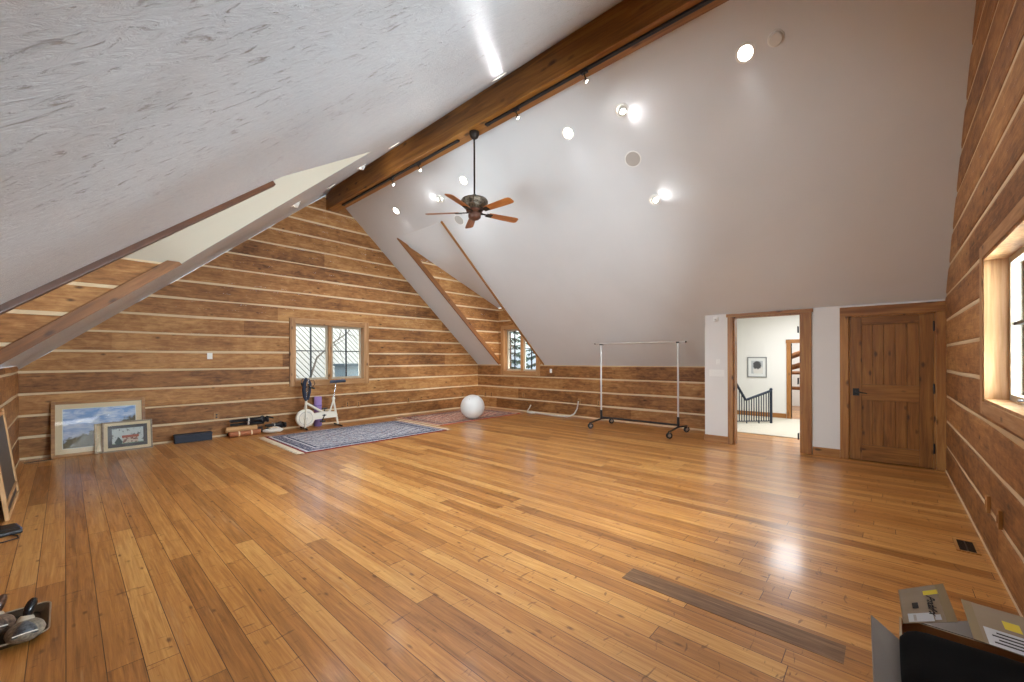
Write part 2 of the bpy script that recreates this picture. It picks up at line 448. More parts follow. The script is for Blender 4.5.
# ------------------------------------------------------------------ floor, ceilings
b = MB(); b.add([(XL-.1, YB-.1, 0), (9.15, YB-.1, 0), (9.15, YA+.1, 0), (XL-.1, YA+.1, 0)], [(0, 1, 2, 3)])
struct(b.build('floor', M['floor'], fix=False), 'honey-coloured knotty pine plank floor')

b = MB()
def rq(x0, x1, y0, y1): b.add([(x0, y0, zr(x0)), (x1, y0, zr(x1)), (x1, y1, zr(x1)), (x0, y1, zr(x0))], [(3, 2, 1, 0)])
rq(XA-.02, XD, YB, 2.43); rq(XA-.02, XR, 2.43, 6.95); rq(XA-.02, 5.41, 6.95, 8.72); rq(XA-.02, XR, 8.72, YA)
struct(b.build('ceiling_right', M['plaster_r'], fix=False), 'smooth grey right ceiling slope')
b = MB()
b.add([(5.41, 6.95, zr(5.41)), (5.41, 8.74, zr(5.41)), (XR, 8.74, 3.03), (XR, 6.95, 3.03)], [(0, 1, 2, 3)])
struct(b.build('ceiling_right_dormer', M['plaster_r'], fix=False), 'flatter ceiling of the right dormer')

b = MB()
P = lambda x, y, dz=0.0: (x, y, zl(x) + dz)
XT = 4.2
b.add([P(XL, YB), P(XT, YB), P(XT, 2.72), P(0.90, 2.72), P(XL, 2.28)], [(0, 1, 2, 3, 4)])
b.add([P(XT, 2.72), P(XT, 4.55), P(2.486, 4.55), P(0.90, 2.72)], [(0, 1, 2, 3)])
b.add([P(XT, 4.55), P(XT, 6.3), P(0.936, 6.3), P(2.486, 4.55)], [(0, 1, 2, 3)])
ys = [6.3, 9.05, 9.2, 9.35, 9.5, YA+.01]; dz = [0, 0, -.006, -.022, -.046, -.078]
for y0, y1, d0, d1 in zip(ys[:-1], ys[1:], dz[:-1], dz[1:]):
    b.add([P(XL, y0, d0), P(XT, y0, d0), P(XT, y1, d1), P(XL, y1, d1)], [(0, 1, 2, 3)])
struct(b.build('ceiling_left', M['plaster_l'], smooth=30, fix=False), 'glossy trowelled grey left ceiling slope')
b = MB()
RZ = zl(2.486)
b.add([(2.486, 4.55, RZ), (0.936, 6.3, zl(.936)), (XL, 6.3, zl(.936)), (XL, 4.55, RZ)], [(0, 1, 2, 3)])
b.add([(2.486, 4.55, RZ), (0.90, 2.72, zl(.90)), (XL, 2.26, zl(.90)), (XL, 4.55, RZ)], [(2, 1, 0), (3, 2, 0)])
struct(b.build('ceiling_left_dormer', M['cream'], fix=False), 'cream gabled ceiling inside the left dormer')
# plaster band over the left knee wall where the slope rolls down
# dormer trims
def sl_board(x0, x1, y0, y1, zf, below, above, mat, name, label, round_top=0.05):
    """board lying along a slope: its lower edge 'below' the plaster, its upper edge 'above' it (square to the slope)"""
    p0 = Vector((x0, 0, zf(x0))); p1 = Vector((x1, 0, zf(x1))); d = (p1-p0); L = d.length; d.normalize()
    nrm = Vector((-d.z, 0, d.x));  nrm = nrm if nrm.z > 0 else -nrm
    bb = MB(); mt = Matrix(((d.x, 0, nrm.x), (0, 1, 0), (d.z, 0, nrm.z))).to_4x4()
    bb.box(0, L, 0, y1-y0, -below, above, 0, None, 0.006)
    o = bb.build(name, mat, None, (p0.x, y0, p0.z), mt.to_euler(), smooth=40)
    return struct(o, label)
t1 = sl_board(XL, 0.84, 2.27, 2.315, zl, 0.026, 0.14, M['dark_trim'], 'trim_1', 'dark brown trim board on the near edge of the left dormer')
skew = Matrix.Identity(4); skew[1][0] = 0.2385
t1.data.transform(skew)
sl_board(XL, 0.95, 6.262, 6.29, zl, 0.012, 0.10, M['mid_trim'], 'trim_2', 'brown trim board under the log cheek of the left dormer')
sl_board(5.40, XR-.03, 6.935, 6.975, zr, 0.035, 0.14, M['trim_x'], 'trim_3', 'brown trim board on the near edge of the right dormer')
sl_board(5.41, XR-.03, 8.665, 8.70, zr, 0.02, 0.105, M['mid_trim'], 'trim_4', 'brown trim board under the log cheek of the right dormer')

# ridge beam
b = MB(); b.box(-.13, .13, YB, YA-.005, 4.98, 5.46, 0, None, 0.012)
o = b.build('beam_ridge', M['beam'], None, (4.25, 0, 0), smooth=40)
struct(o, 'big oiled wooden ridge beam along the ceiling peak')

# ------------------------------------------------------------------ white door wall
b = MB()
TOP = zr(XD)
OP = (0.997, 1.965, 2.21)      # open doorway
DR = (-0.482, 0.418, 2.108)    # closed door
def wq(y0, y1, z0, z1): b.box(XD, XD+0.13, y0, y1, z0, z1)
wq(YB, DR[0], 0, TOP); wq(DR[0], DR[1], DR[2], TOP); wq(DR[1], OP[0], 0, TOP); wq(OP[0], OP[1], OP[2], TOP); wq(OP[1], 2.43, 0, TOP)
b.box(XD+.13, XR, 2.30, 2.43, 0, TOP)
struct(b.build('wall_door', M['white_wall']), 'white wall with the two doors')
# baseboards
b = MB(); b.box(XD-.02, XD, 0.52, 0.852, 0, 0.125, 0, None, .004); struct(b.build('baseboard_1', M['trim_y'], smooth=40))
b = MB(); b.box(XD-.02, XD, 2.055, 2.45, 0, 0.125, 0, None, .004); struct(b.build('baseboard_2', M['trim_y'], smooth=40))

def casing(name, y0, y1, ztop, head, w, label, over=0.0, left=None):
    """y0/y1 opening edges on the door wall"""
    root = struct(thing(name, label, None, (XD, (y0+y1)/2, 0)), label)
    ym = (y0+y1)/2
    for s, yy in ((-1, y0), (1, y1)):
        bb = MB(); ww = w if not left or s < 0 else left
        a, c = (yy-ww, yy) if s < 0 else (yy, yy+ww)
        bb.box(-.03, 0, a-ym, c-ym, 0, ztop, 0, None, .004)
        bb.build('side_casing', M['trim_z'], root, smooth=40)
    bb = MB(); bb.box(-.036, 0, y0-w-over-ym, y1+(left or w)+over-ym, ztop, ztop+head, 0, None, .004)
    bb.build('head_casing', M['trim_y'], root, smooth=40)
    bb = MB()
    bb.box(0, .15, y0-.001-ym, y0+.02-ym, 0, ztop); bb.box(0, .15, y1-.02-ym, y1+.001-ym, 0, ztop); bb.box(0, .15, y0-ym, y1-ym, ztop-.02, ztop+.001)
    bb.build('jamb', M['trim_z'], root)
    return root
c1 = casing('doorway_frame', OP[0], OP[1], OP[2], 0.055, 0.135, 'open doorway with brown wooden casing onto the bright hall', 0.02, .087)
for z in (0.25, 1.13, 1.95):
    b = MB(); b.box(.03, .12, -.442, -.436, z-.05, z+.05); b.tube([(.028, -.438, z-.052), (.028, -.438, z+.052)], .008, 8)
    b.build('hinge', M['black'], c1)
c2 = casing('door_frame', DR[0], DR[1], DR[2], 0.135, 0.10, 'heavy brown casing around the closed plank door', 0.0)

# closed door: door_1 > stiles, rails, plank panels, handle, hinges
dy = (DR[0]+DR[1])/2
door = struct(thing('door_1', 'closed knotty brown plank door with black lever handle', None, (XD, dy, 0)))
y0, y1 = DR[0]+.022-dy, DR[1]-.022-dy
def dbox(nm, a, c, z0, z1, d0, mat, bev=.003):
    bb = MB(); bb.box(d0, .045, a, c, z0, z1, 0, None, bev); return bb.build(nm, mat, door, smooth=40)
dbox('stile', y1-.125, y1, .012, 2.085, .0, M['door_z']); dbox('stile', y0, y0+.135, .012, 2.085, .0, M['door_z'])
dbox('rail', y0+.135, y1-.125, 1.975, 2.085, .001, M['door_y']); dbox('rail', y0+.135, y1-.125, .885, 1.11, .001, M['door_y']); dbox('rail', y0+.135, y1-.125, .012, .235, .001, M['door_y'])
for (pz0, pz1) in ((.235, .885), (1.11, 1.975)):
    bb = MB(); a, c = y0+.135, y1-.125; k = 5
    for q in range(k):
        u0, u1 = a+(c-a)*q/k, a+(c-a)*(q+1)/k
        bb.box(.014, .04, u0+.002, u1-.002, pz0, pz1, 0, None, .004)
    bb.box(.03, .04, a, c, pz0, pz1)
    bb.build('plank_panel', M['door_z'], door, smooth=40)
hd = MB(); hd.box(-.012, .0, y1-.095, y1-.025, .945, 1.05, 0, None, .004)
hp = hd.build('handle_plate', M['black'], door)
hl = MB(); hl.tube([(-.01, y1-.06, 1.0), (-.05, y1-.06, 1.0), (-.055, y1-.09, .998), (-.05, y1-.17, .985), (-.05, y1-.185, .978)], [.012, .011, .010, .008, .006], 10)
hl.build('lever', M['black'], hp, smooth=50)
for z in (.28, 1.08, 1.92):
    bb = MB(); bb.tube([(-.006, y0-.004, z-.055), (-.006, y0-.004, z+.055)], .009, 8); bb.ball((-.006, y0-.004, z+.06), .009, 8, 6); bb.ball((-.006, y0-.004, z-.06), .009, 8, 6)
    bb.build('hinge', M['black'], door)

# ------------------------------------------------------------------ windows
def window(name, origin, rotz, a0, a1, z0, z1, label, sashes=2, cas=0.11, dep=0.13, crank=False):
    """local x along the wall, -y into the room"""
    root = struct(thing(name, label, None, (0, 0, 0)))
    root.location = origin; root.rotation_euler = (0, 0, rotz)
    f = -0.05
    for (x0, x1) in ((a0-cas, a0), (a1, a1+cas)):
        bb = MB(); bb.box(x0, x1, f, .0, z0-cas, z1+cas, 0, None, .006); bb.build('side_casing', M['win_trim_z'], root, smooth=40)
    for (za, zb) in ((z0-cas, z0), (z1, z1+cas)):
        bb = MB(); bb.box(a0, a1, f, .0, za, zb, 0, None, .006); bb.build('head_casing' if za > 1.5 else 'sill', M['win_trim_x'], root, smooth=40)
    bb = MB(); j = 0.02
    bb.box(a0-.001, a0+j, f+.01, dep+.05, z0, z1); bb.box(a1-j, a1+.001, f+.01, dep+.05, z0, z1); bb.box(a0, a1, f+.01, dep+.05, z1-j, z1+.001); bb.box(a0, a1, f+.01, dep+.05, z0-.001, z0+j)
    bb.build('jamb', M['win_trim_z'], root)
    wdt = (a1-a0-2*j); mull = 0.075 if sashes == 2 else 0
    if sashes == 2:
        bb = MB(); m = (a0+a1)/2; bb.box(m-mull/2, m+mull/2, dep-.07, dep+.05, z0+j, z1-j, 0, None, .005); bb.build('mullion', M['win_trim_z'], root, smooth=40)
    each = (wdt - mull*(sashes-1)) / sashes
    for q in range(sashes):
        u0 = a0+j+q*(each+mull); u1 = u0+each; v0, v1 = z0+j, z1-j; sw = .045
        bb = MB()
        bb.box(u0, u0+sw, dep-.03, dep+.02, v0, v1); bb.box(u1-sw, u1, dep-.03, dep+.02, v0, v1)
        bb.box(u0+sw, u1-sw, dep-.03, dep+.02, v0, v0+sw); bb.box(u0+sw, u1-sw, dep-.03, dep+.02, v1-sw, v1)
        sa = bb.build('sash', M['sash'], root)
        bb = MB(); um, vm = (u0+u1)/2, (v0+v1)/2
        bb.box(um-.014, um+.014, dep-.016, dep+.012, v0+sw, v1-sw); bb.box(u0+sw, u1-sw, dep-.0155, dep+.0115, vm+.035-.011, vm+.035+.011)
        bb.build('muntin', M['black'], sa)
        bb = MB(); bb.box(u0+sw-.004, u1-sw+.004, dep-.003, dep+.001, v0+sw-.004, v1-sw+.004); bb.build('pane', M['pane'], sa)
        if crank:
            bb = MB(); bb.box(um+.28, um+.42, dep-.085, dep-.03, v0, v0+.03, 0, None, .006); bb.tube([(um+.35, dep-.06, v0+.03), (um+.32, dep-.09, v0+.05), (um+.26, dep-.10, v0+.045)], .009, 8); bb.ball((um+.255, dep-.10, v0+.047), .013, 8, 6)
            bb.build('crank', M['chrome'], sa, smooth=50)
    return root
window('window_1', (0, YA, 0), 0, *WA, 'two-sash window with wooden casing behind the exercise bike')
window('window_2', (XR, 0, 0), -PI/2, -WD[1], -WD[0], WD[2], WD[3], 'two-sash window in the right dormer')
window('window_3', (0, YB, 0), PI, -WB[1], -WB[0], WB[2], WB[3], 'big casement window in the near log wall at the right edge', 2, 0.10, 0.115, True)
window('window_added', (0, YB, 0), PI, -WE[1], -WE[0], WE[2], WE[3], 'added unseen window behind the camera that brightens the left ceiling', 2, 0.10, 0.115)  # made-up window out of view, added to brighten the left ceiling
window('window_4', (XL, 0, 0), PI/2, *WL, 'window in the left dormer front wall')

# ------------------------------------------------------------------ hall beyond the open doorway
t = NT('cream_carpet'); cf = t.noise(t.coord(), 220, 2); M['carpet'] = t.fin(t.mix(cf, lin('#bdb6a3'), lin('#d6d0c1')), 0.95); t.bump(cf, 0.5, 0.01)
XH = 12.0
b = MB(); b.add([(9.15, -1.2, 0.0), (15.5, -1.2, 0.0), (15.5, 6, 0.0), (9.15, 6, 0.0)], [(0, 1, 2, 3)])
struct(b.build('floor_hall_base', M['floor'], fix=False), 'plank floor running on beyond the hall')
b = MB(); b.box(9.17, XH-.02, -1.15, 5.9, 0.001, 0.014); struct(b.build('floor_carpet', M['carpet']), 'cream carpet in the hall')
HD = (0.75, 1.73, 1.86)
b = MB()
b.box(XH, XH+.12, HD[1], 6, 0, 3.6); b.box(XH, XH+.12, -1.2, HD[0], 0, 3.6); b.box(XH, XH+.12, HD[0], HD[1], HD[2], 3.6)
struct(b.build('wall_hall', M['hall_wall']), 'white hall wall with the framed portrait')
b = MB(); b.box(7.972, 8.05, -1.3, 0.99, 0, 3.6); b.box(7.972, 8.05, 1.97, 2.42, 0, 3.6); b.box(7.972, 8.05, .99, 1.97, 2.26, 3.6)
b.box(8.05, 15.6, -1.3, -1.2, 0, 3.6); b.box(9.3, 15.6, 6.0, 6.1, 0, 3.6); b.box(8.05, 9.3, 2.44, 2.5, 0, 3.6); b.box(9.25, 9.32, 2.5, 6.0, 0, 3.6)
struct(b.build('wall_hall_side', M['hall_wall']), 'white hall walls beside the doorway')
b = MB(); b.add([(7.975, -1.3, 2.75), (7.975, 2.43, 2.75), (15.6, 2.43, 2.75), (15.6, -1.3, 2.75)], [(0, 1, 2, 3)])
b.add([(9.28, 2.43, 2.75), (9.28, 6.1, 1.7), (15.6, 6.1, 1.7), (15.6, 2.43, 2.75)], [(0, 1, 2, 3)])
struct(b.build('ceiling_hall', M['hall_wall'], fix=False), 'white sloping hall ceiling')
b = MB(); b.box(15.4, 15.5, -1.2, 6, 0, 3.6); struct(b.build('wall_far_room', M['hall_wall']), 'white wall of the room beyond the hall')
b = MB(); b.box(XH-.02, XH, HD[1]+.1, 5.9, 0.014, .125, 0, None, .004); struct(b.build('baseboard_hall', M['trim_y'], smooth=40))
hc = struct(thing('doorway_casing', 'brown wooden casing of the far hall doorway', None, (XH, (HD[0]+HD[1])/2, 0)))
ym = hc.location.y
for (a, c) in ((HD[1], HD[1]+.09), (HD[0]-.09, HD[0])):
    bb = MB(); bb.box(-.03, .13, a-ym, c-ym, .014, HD[2]); bb.build('side_casing', M['trim_z'], hc)
bb = MB(); bb.box(-.034, .13, HD[0]-.1-ym, HD[1]+.1-ym, HD[2], HD[2]+.09); bb.build('head_casing', M['trim_y'], hc)
# beams and shelf seen through the far doorway
for k, (y0_, z0_, y1_, z1_, lb) in enumerate(((1.0, 1.95, 2.1, 1.50, 'sloping brown roof beam in the far room, uppermost'), (1.0, 1.55, 2.1, 1.20, 'sloping brown roof beam in the far room, below the first'), (0.9, 0.62, 2.2, 0.62, 'level brown rail low in the far room'), (0.9, 1.06, 2.2, 1.06, 'level brown rail at mid height in the far room'))):
    bb = MB(); bb.tube([(13.9+.2*k, y0_, z0_), (13.9+.2*k, y1_, z1_)], .075 if k < 2 else .05, 8)
    tag(bb.build('timber_beam', M['mid_trim'], smooth=40), lb, 'beam', 'timbers in the far room', 'structure')

# hall balustrade
rl = thing('stair_railing', 'dark blue-black iron stair railing on the hall carpet', 'railing', (10.87, 1.95, .014))
A0, A1 = Vector((0, 0, 0)), Vector((-.62, .64, 0))
def ra(tt, z): p = A0.lerp(A1, tt); return (p.x, p.y, z)
def toprail(tt): return .74 - .21*min(tt, .66)/.66 if tt < .66 else .53 + (tt-.66)/.34*.52
bb = MB()
for (p, q) in ((0, .66), (.66, 1.12)):
    bb.tube([ra(p, toprail(p)), ra(q, toprail(q))], .028, 8)
bb.build('handrail', M['iron'], rl, smooth=40)
bb = MB(); bb.tube([ra(0, .05), ra(1.1, .05)], .012, 8); bb.build('bottom_rail', M['iron'], rl, smooth=40)
bb = MB(); bb.box(-.025, .025, -.025, .025, 0, .74, 0, None, .004); bb.ball((0, 0, .77), .034, 10, 8); bb.build('newel_post', M['iron'], rl, smooth=40)
for k in range(1, 18):
    tt = k/17*1.08
    bb = MB(); z1_ = toprail(tt)-.02
    bb.tube([ra(tt, 0.0 if k % 5 == 0 else .05), ra(tt, z1_)], .013 if k % 5 == 0 else .011, 6)
    bb.build('baluster', M['iron'], rl, smooth=40)
# hall portrait
hp_ = thing('framed_portrait', 'small grey framed portrait of a head on the hall wall', 'picture', (XH, 2.457, 1.265))
bb = MB(); w_, h_ = .218, .26; fw_ = .022
bb.box(-.025, 0, -w_, -w_+fw_, -h_, h_); bb.box(-.025, 0, w_-fw_, w_, -h_, h_); bb.box(-.025, 0, -w_+fw_, w_-fw_, -h_, -h_+fw_); bb.box(-.025, 0, -w_+fw_, w_-fw_, h_-fw_, h_)
bb.build('frame', plain('pewter_frame', '#8d8f8e', .4, .3), hp_)
bb = MB(); bb.box(-.012, 0, -w_+fw_, w_-fw_, -h_+fw_, h_-fw_); bb.build('mat_board', plain('white_mat', '#dcdedb', .8), hp_)
t = NT('portrait_print'); g_ = t.sep(t.coord())
d1 = t.math('SQRT', t.math('ADD', t.math('POWER', t.math('MULTIPLY', g_[1], 9.5), 2.0), t.math('POWER', t.math('MULTIPLY', t.math('SUBTRACT', g_[2], .05), 8.5), 2.0)))
d2 = t.math('SQRT', t.math('ADD', t.math('POWER', t.math('MULTIPLY', t.math('ADD', g_[1], .03), 8.0), 2.0), t.math('POWER', t.math('MULTIPLY', t.math('ADD', g_[2], .09), 8.0), 2.0)))
nn = t.math('MULTIPLY', t.math('SUBTRACT', t.noise(t.coord(), 22, 4), .5), .6)
c_ = t.mix(t.range(t.math('ADD', d2, nn), .85, 1.05, 1, 0), lin('#b4b9bb'), lin('#d6d4cd'))
c_ = t.mix(t.range(t.math('ADD', d1, nn), .75, 1.0, 1, 0), c_, lin('#4a4a4c'))
M['portrait'] = t.fin(c_, .7)
bb = MB(); bb.box(-.014, -.011, -.13, .13, -.165, .165); bb.build('print', M['portrait'], hp_)

# ------------------------------------------------------------------ ceiling fixtures
def slope_mat(x, y, side):
    """fixture frame: local +z points into the room, square to the slope"""
    if side == 'R': n = Vector((-MR, 0, -1)).normalized(); p = Vector((x, y, zr(x)))
    else: n = Vector((.865, 0, -1)).normalized(); p = Vector((x, y, zl(x)))
    yv = Vector((0, 1, 0)); xv = yv.cross(n)
    m = Matrix((xv, yv, n)).transposed().to_4x4(); m.translation = p
    return m
LIGHTS = []
def lamp(name, typ, energy, m, color, size=.05, cone=None, blend=.5):
    d = bpy.data.lights.new(name, typ); d.energy = energy; d.color = color[:3]
    if typ == 'SPOT': d.spot_size = cone; d.spot_blend = blend; d.shadow_soft_size = size
    elif typ == 'AREA': d.shape = 'RECTANGLE'; d.size, d.size_y = size
    else: d.shadow_soft_size = size
    o = bpy.data.objects.new(name, d); COL.objects.link(o); o.matrix_world = m
    return o
WARM = (.97, .97, 1.0); COOL = (.90, .95, 1.0)
POW_CAN, POW_EYE, POW_TRACK = 70, 4, 8
proto = None
def can(x, y, side, label):
    global proto
    m = slope_mat(x, y, side)
    if proto is None:
        root = thing('recessed_light', label, 'light', group='lit recessed ceiling lights')
        bb = MB(); bb.lathe([(.072, .0), (.072, -.002), (.098, -.002), (.100, .006), (.094, .010), (.075, .008), (.072, .0)], 28, cap=False); bb.build('trim_ring', M['white_plastic'], root, smooth=40)
        bb = MB(); bb.lathe([(.0, .002), (.05, .004), (.074, .003)], 28, cap=False); bb.build('lens', M['lamp_on'], root, smooth=40)
        proto = root; o = root
    else: o = dup(proto, label=label)
    o.matrix_world = m
    lm = Matrix.Translation(m @ Vector((0, 0, .03)))
    lamp('can_light', 'SPOT', POW_CAN, lm, WARM, .07, R(125), .7)
nm = ('nearest the smoke detector', 'second along from the smoke detector', 'beside the fan rod', 'nearest the far log wall')
for y, w_ in zip((1.12, 3.43, 5.76, 8.03), nm): can(4.98, y, 'R', 'round lit recessed light high on the right slope, ' + w_)
for y, w_ in zip((1.12, 3.43, 5.76, 8.03), ('above the camera end of the beam', 'left of the nearer track', 'left of the beam past the fan', 'nearest the far log wall')): can(3.53, y, 'L', 'round lit recessed light on the left slope ' + w_)
eproto = None
def eyeball(x, y, side, label, ang):
    global eproto
    m = slope_mat(x, y, side)
    if eproto is None:
        root = thing('eyeball_light', label, 'light', group='adjustable eyeball ceiling lights')
        bb = MB(); bb.lathe([(.058, -.002), (.088, -.002), (.090, .006), (.082, .010), (.06, .008), (.058, -.002)], 28, cap=False); bb.build('trim_ring', M['white_plastic'], root, smooth=40)
        bb = MB()
        a = Vector((.55, 0, .83)).normalized(); q = a.to_track_quat('Z', 'Y').to_matrix().to_4x4()
        bb.lathe([(.058, -.01), (.060, .012), (.054, .034), (.043, .048), (.036, .050), (.034, .040)], 24, 0, q, cap=False); bb.build('eyeball', M['white_plastic'], root, smooth=50)
        bb = MB(); bb.lathe([(.0, .046), (.02, .045), (.036, .040)], 20, 0, q, cap=False); bb.build('bulb', M['bulb_on'], root, smooth=50)
        eproto = root; o = root
    else: o = dup(eproto, label=label)
    m = m @ Matrix.Rotation(R(ang), 4, 'Z')
    o.matrix_world = m
    a = Vector((1, 0, .12)).normalized()
    lm = m @ (Matrix.Translation((.035, 0, .07)) @ (-a).to_track_quat('Z', 'Y').to_matrix().to_4x4())
    lamp('eyeball_glow', 'SPOT', POW_EYE, lm, WARM, .03, R(130), .9)
eyeball(4.99, 2.58, 'R', 'white eyeball light above the round speaker grille on the right slope', 235)
eyeball(6.01, 2.57, 'R', 'white eyeball light below the round speaker grille on the right slope', 285)
eyeball(5.08, 6.59, 'R', 'white eyeball light on the right slope left of the ceiling fan', 60)
eyeball(2.56, 7.14, 'L', 'white eyeball light lower down the left slope by the far wall', 200)
eyeball(3.53, 6.8, 'L', 'white eyeball light on the left slope beside the beam end', 200)
# speakers and detector
def speaker(x, y, label):
    root = thing('ceiling_speaker', label, 'speaker', group='round ceiling speakers'); root.matrix_world = slope_mat(x, y, 'R')
    bb = MB(); bb.lathe([(.105, -.001), (.118, -.001), (.118, .005), (.108, .007), (.105, .004)], 32, cap=False); bb.build('rim', M['white_plastic'], root, smooth=40)
    t_ = MB(); t_.lathe([(0, .006), (.106, .004)], 32, cap=False); t_.build('grille', M['grey_plastic'], root, smooth=40)
speaker(5.49, 2.67, 'round grey speaker grille between two eyeball lights on the right slope')
speaker(5.48, 6.48, 'round pale speaker grille behind the fan blades')
sd = thing('smoke_detector', 'round white smoke detector high on the right slope', 'smoke detector'); sd.matrix_world = slope_mat(4.973, .836, 'R')
bb = MB(); bb.lathe([(.075, -.001), (.078, .012), (.074, .016)], 32); bb.build('base', M['white_plastic'], sd, smooth=40)
bb = MB(); bb.lathe([(.064, .016), (.066, .034), (.056, .046), (.030, .050), (.0, .050)], 32, cap=False); bb.build('cover', plain('detector_cover', '#dedbd4', .5), sd, smooth=40)
bb = MB(); bb.lathe([(.060, .022), (.0672, .023), (.0668, .030), (.060, .031)], 32, cap=False); bb.build('vent_ring', M['grey_plastic'], sd, smooth=40)
ds = thing('motion_sensor', 'tiny white sensor on the dormer ceiling', 'sensor', (7.55, 7.84, 4.415-.382*(7.55-5.41)-.002), (PI, 0, 0))
bb = MB(); bb.lathe([(.03, -.004), (.032, .012), (.026, .026), (.012, .034), (0, .035)], 18, cap=False); bb.build('dome', M['white_plastic'], ds, smooth=40)

# track rails under the beam
def rail(y0_, y1_, label):
    root = thing('track_rail', label, 'track', (4.225, y0_, 4.98), group='black lighting tracks')
    bb = MB(); bb.box(-.024, .024, 0, y1_-y0_, -.026, 0, 0, None, .003); bb.build('channel', M['black'], root, smooth=40)
    bb = MB(); bb.box(-.004, .004, .01, y1_-y0_-.01, -.0275, -.0255); bb.build('slot', M['rubber'], root)
    bb = MB(); bb.box(-.029, .029, y1_-y0_-.06, y1_-y0_, -.031, 0, 0, None, .004); bb.build('end_feed', M['black'], root, smooth=40)
rail(-.3, 4.37, 'black lighting track under the near half of the ridge beam')
rail(5.0, 9.0, 'black lighting track under the far half of the ridge beam')
tproto = None
def head(y, label, aim, power=POW_TRACK):
    global tproto
    if tproto is None:
        root = thing('track_spotlight', label, 'spotlight', group='small spotlights hanging from the tracks')
        bb = MB(); bb.box(-.02, .02, -.045, .045, -.026, 0, 0, None, .005); bb.build('adapter', M['black'], root, smooth=40)
        bb = MB(); bb.tube([(0, .0, -.02), (0, 0, -.05), (.02, 0, -.065), (.03, 0, -.085), (.012, 0, -.10)], .008, 8); bb.build('gooseneck', M['bronze'], root, smooth=50)
        q = Vector((.35, -.45, -.6)).normalized().to_track_quat('Z', 'Y').to_matrix().to_4x4(); q.translation = Vector((.012, 0, -.095))
        bb = MB(); bb.lathe([(.010, -.012), (.017, 0), (.026, .018), (.030, .034), (.028, .034), (.020, .02)], 18, 0, q, cap=False); bb.build('lamp_shade', M['chrome'], root, smooth=50)
        bb = MB(); bb.lathe([(0, .036), (.014, .033), (.024, .024), (.018, .012)], 16, 0, q, cap=False); bb.build('bulb', M['bulb_on'], root, smooth=50)
        tproto = root; o = root
    else: o = dup(tproto, label=label)
    o.location = (4.225, y, 4.952)
    a = Vector(aim).normalized()
    lm = Matrix.Translation((4.26, y-.02, 4.80)) @ (-a).to_track_quat('Z', 'Y').to_matrix().to_4x4()
    lamp('track_beam', 'SPOT', power, lm, WARM, .04, R(120), .9)
head(2.672, 'small track spotlight nearest the camera end of the near track', (.8, -.2, -.55))
head(3.771, 'small glaring track spotlight nearest the fan on the near track', (-.6, -.35, -.5), 3)
head(6.087, 'small lit track spotlight first past the fan on the far track', (.7, .5, -.5))
head(6.957, 'small track spotlight farthest along the far track', (-.3, .8, -.4))

# ------------------------------------------------------------------ ceiling fan
M['blade'] = mat_wood('fan_blade_wood', '#6d3716', '#9b5a27', '#b5743a', 0, .4)
t = NT('fan_filigree'); vf = t.voro(t.mapping(t.coord(), (1, 1, 1)), 42)
M['filigree'] = t.fin(t.mix(t.range(vf.outputs['Distance'], .25, .45), lin('#15110d'), lin('#6f6455')), .4, .6); t.bump(vf.outputs['Distance'], .8, .01)
M['hub'] = plain('reddish_bronze', '#5a3a2c', .4, .4, var=.25, scale=40)
fan = thing('ceiling_fan', 'bronze ceiling fan with five brown wooden blades hanging from the beam', 'ceiling fan', (4.25, 4.66, 3.62), (0, 0, 0))
bb = MB(); bb.lathe([(.075, 1.36), (.078, 1.33), (.06, 1.28), (.03, 1.255), (.018, 1.25)], 24, cap=False); bb.build('ceiling_cup', M['bronze'], fan, smooth=40)
bb = MB(); bb.tube([(0, 0, .34), (0, 0, 1.28)], .014, 12); bb.build('downrod', M['bronze'], fan, smooth=40)
bb = MB(); bb.lathe([(.03, .40), (.05, .375), (.10, .35), (.19, .325), (.208, .30), (.205, .265), (.185, .225), (.15, .19), (.12, .165)], 36, cap=False); bb.build('motor_housing', M['filigree'], fan, smooth=40)
bb = MB(); bb.lathe([(.12, .17), (.13, .155), (.12, .135), (.085, .115), (.10, .085), (.095, .05), (.07, .025), (.03, .01), (.0, .008)], 32, cap=False); bb.build('hub', M['hub'], fan, smooth=40)
for k in range(5):
    a = R(55 + 72*k); rm = Matrix.Rotation(a, 4, 'Z') @ Matrix.Translation((0, 0, .125)) @ Matrix.Rotation(R(-13), 4, 'X')
    bb = MB(); bb.prism([(.09, -.006), (.14, -.006), (.14, .006), (.09, .006)], -.02, .02, 0, rm); bb.box(.12, .27, -.013, .013, -.006, .006, 0, rm); bb.box(.20, .30, -.045, .045, -.010, -.001, 0, rm, .004); bb.ball((0, 0, 0), (.02, .02, .01), 8, 6, 0, rm @ Matrix.Translation((.17, 0, 0)))
    bl = bb.build('blade_iron', M['bronze'], fan, smooth=40)
    bb = MB(); outl = [(.24, -.052), (.30, -.058), (.5, -.068), (.70, -.072), (.745, -.064), (.765, -.04), (.765, .04), (.745, .064), (.70, .072), (.5, .068), (.30, .058), (.24, .052)]
    vs = [Vector((x, y, z)) for z in (0, .007) for x, y in outl]; n_ = len(outl)
    bb.add(vs, [tuple(range(n_))[::-1], tuple(range(n_, 2*n_))] + [(i, (i+1) % n_, n_+(i+1) % n_, n_+i) for i in range(n_)])
    bl_o = bb.build('blade', M['blade'], fan); bl_o.matrix_local = rm


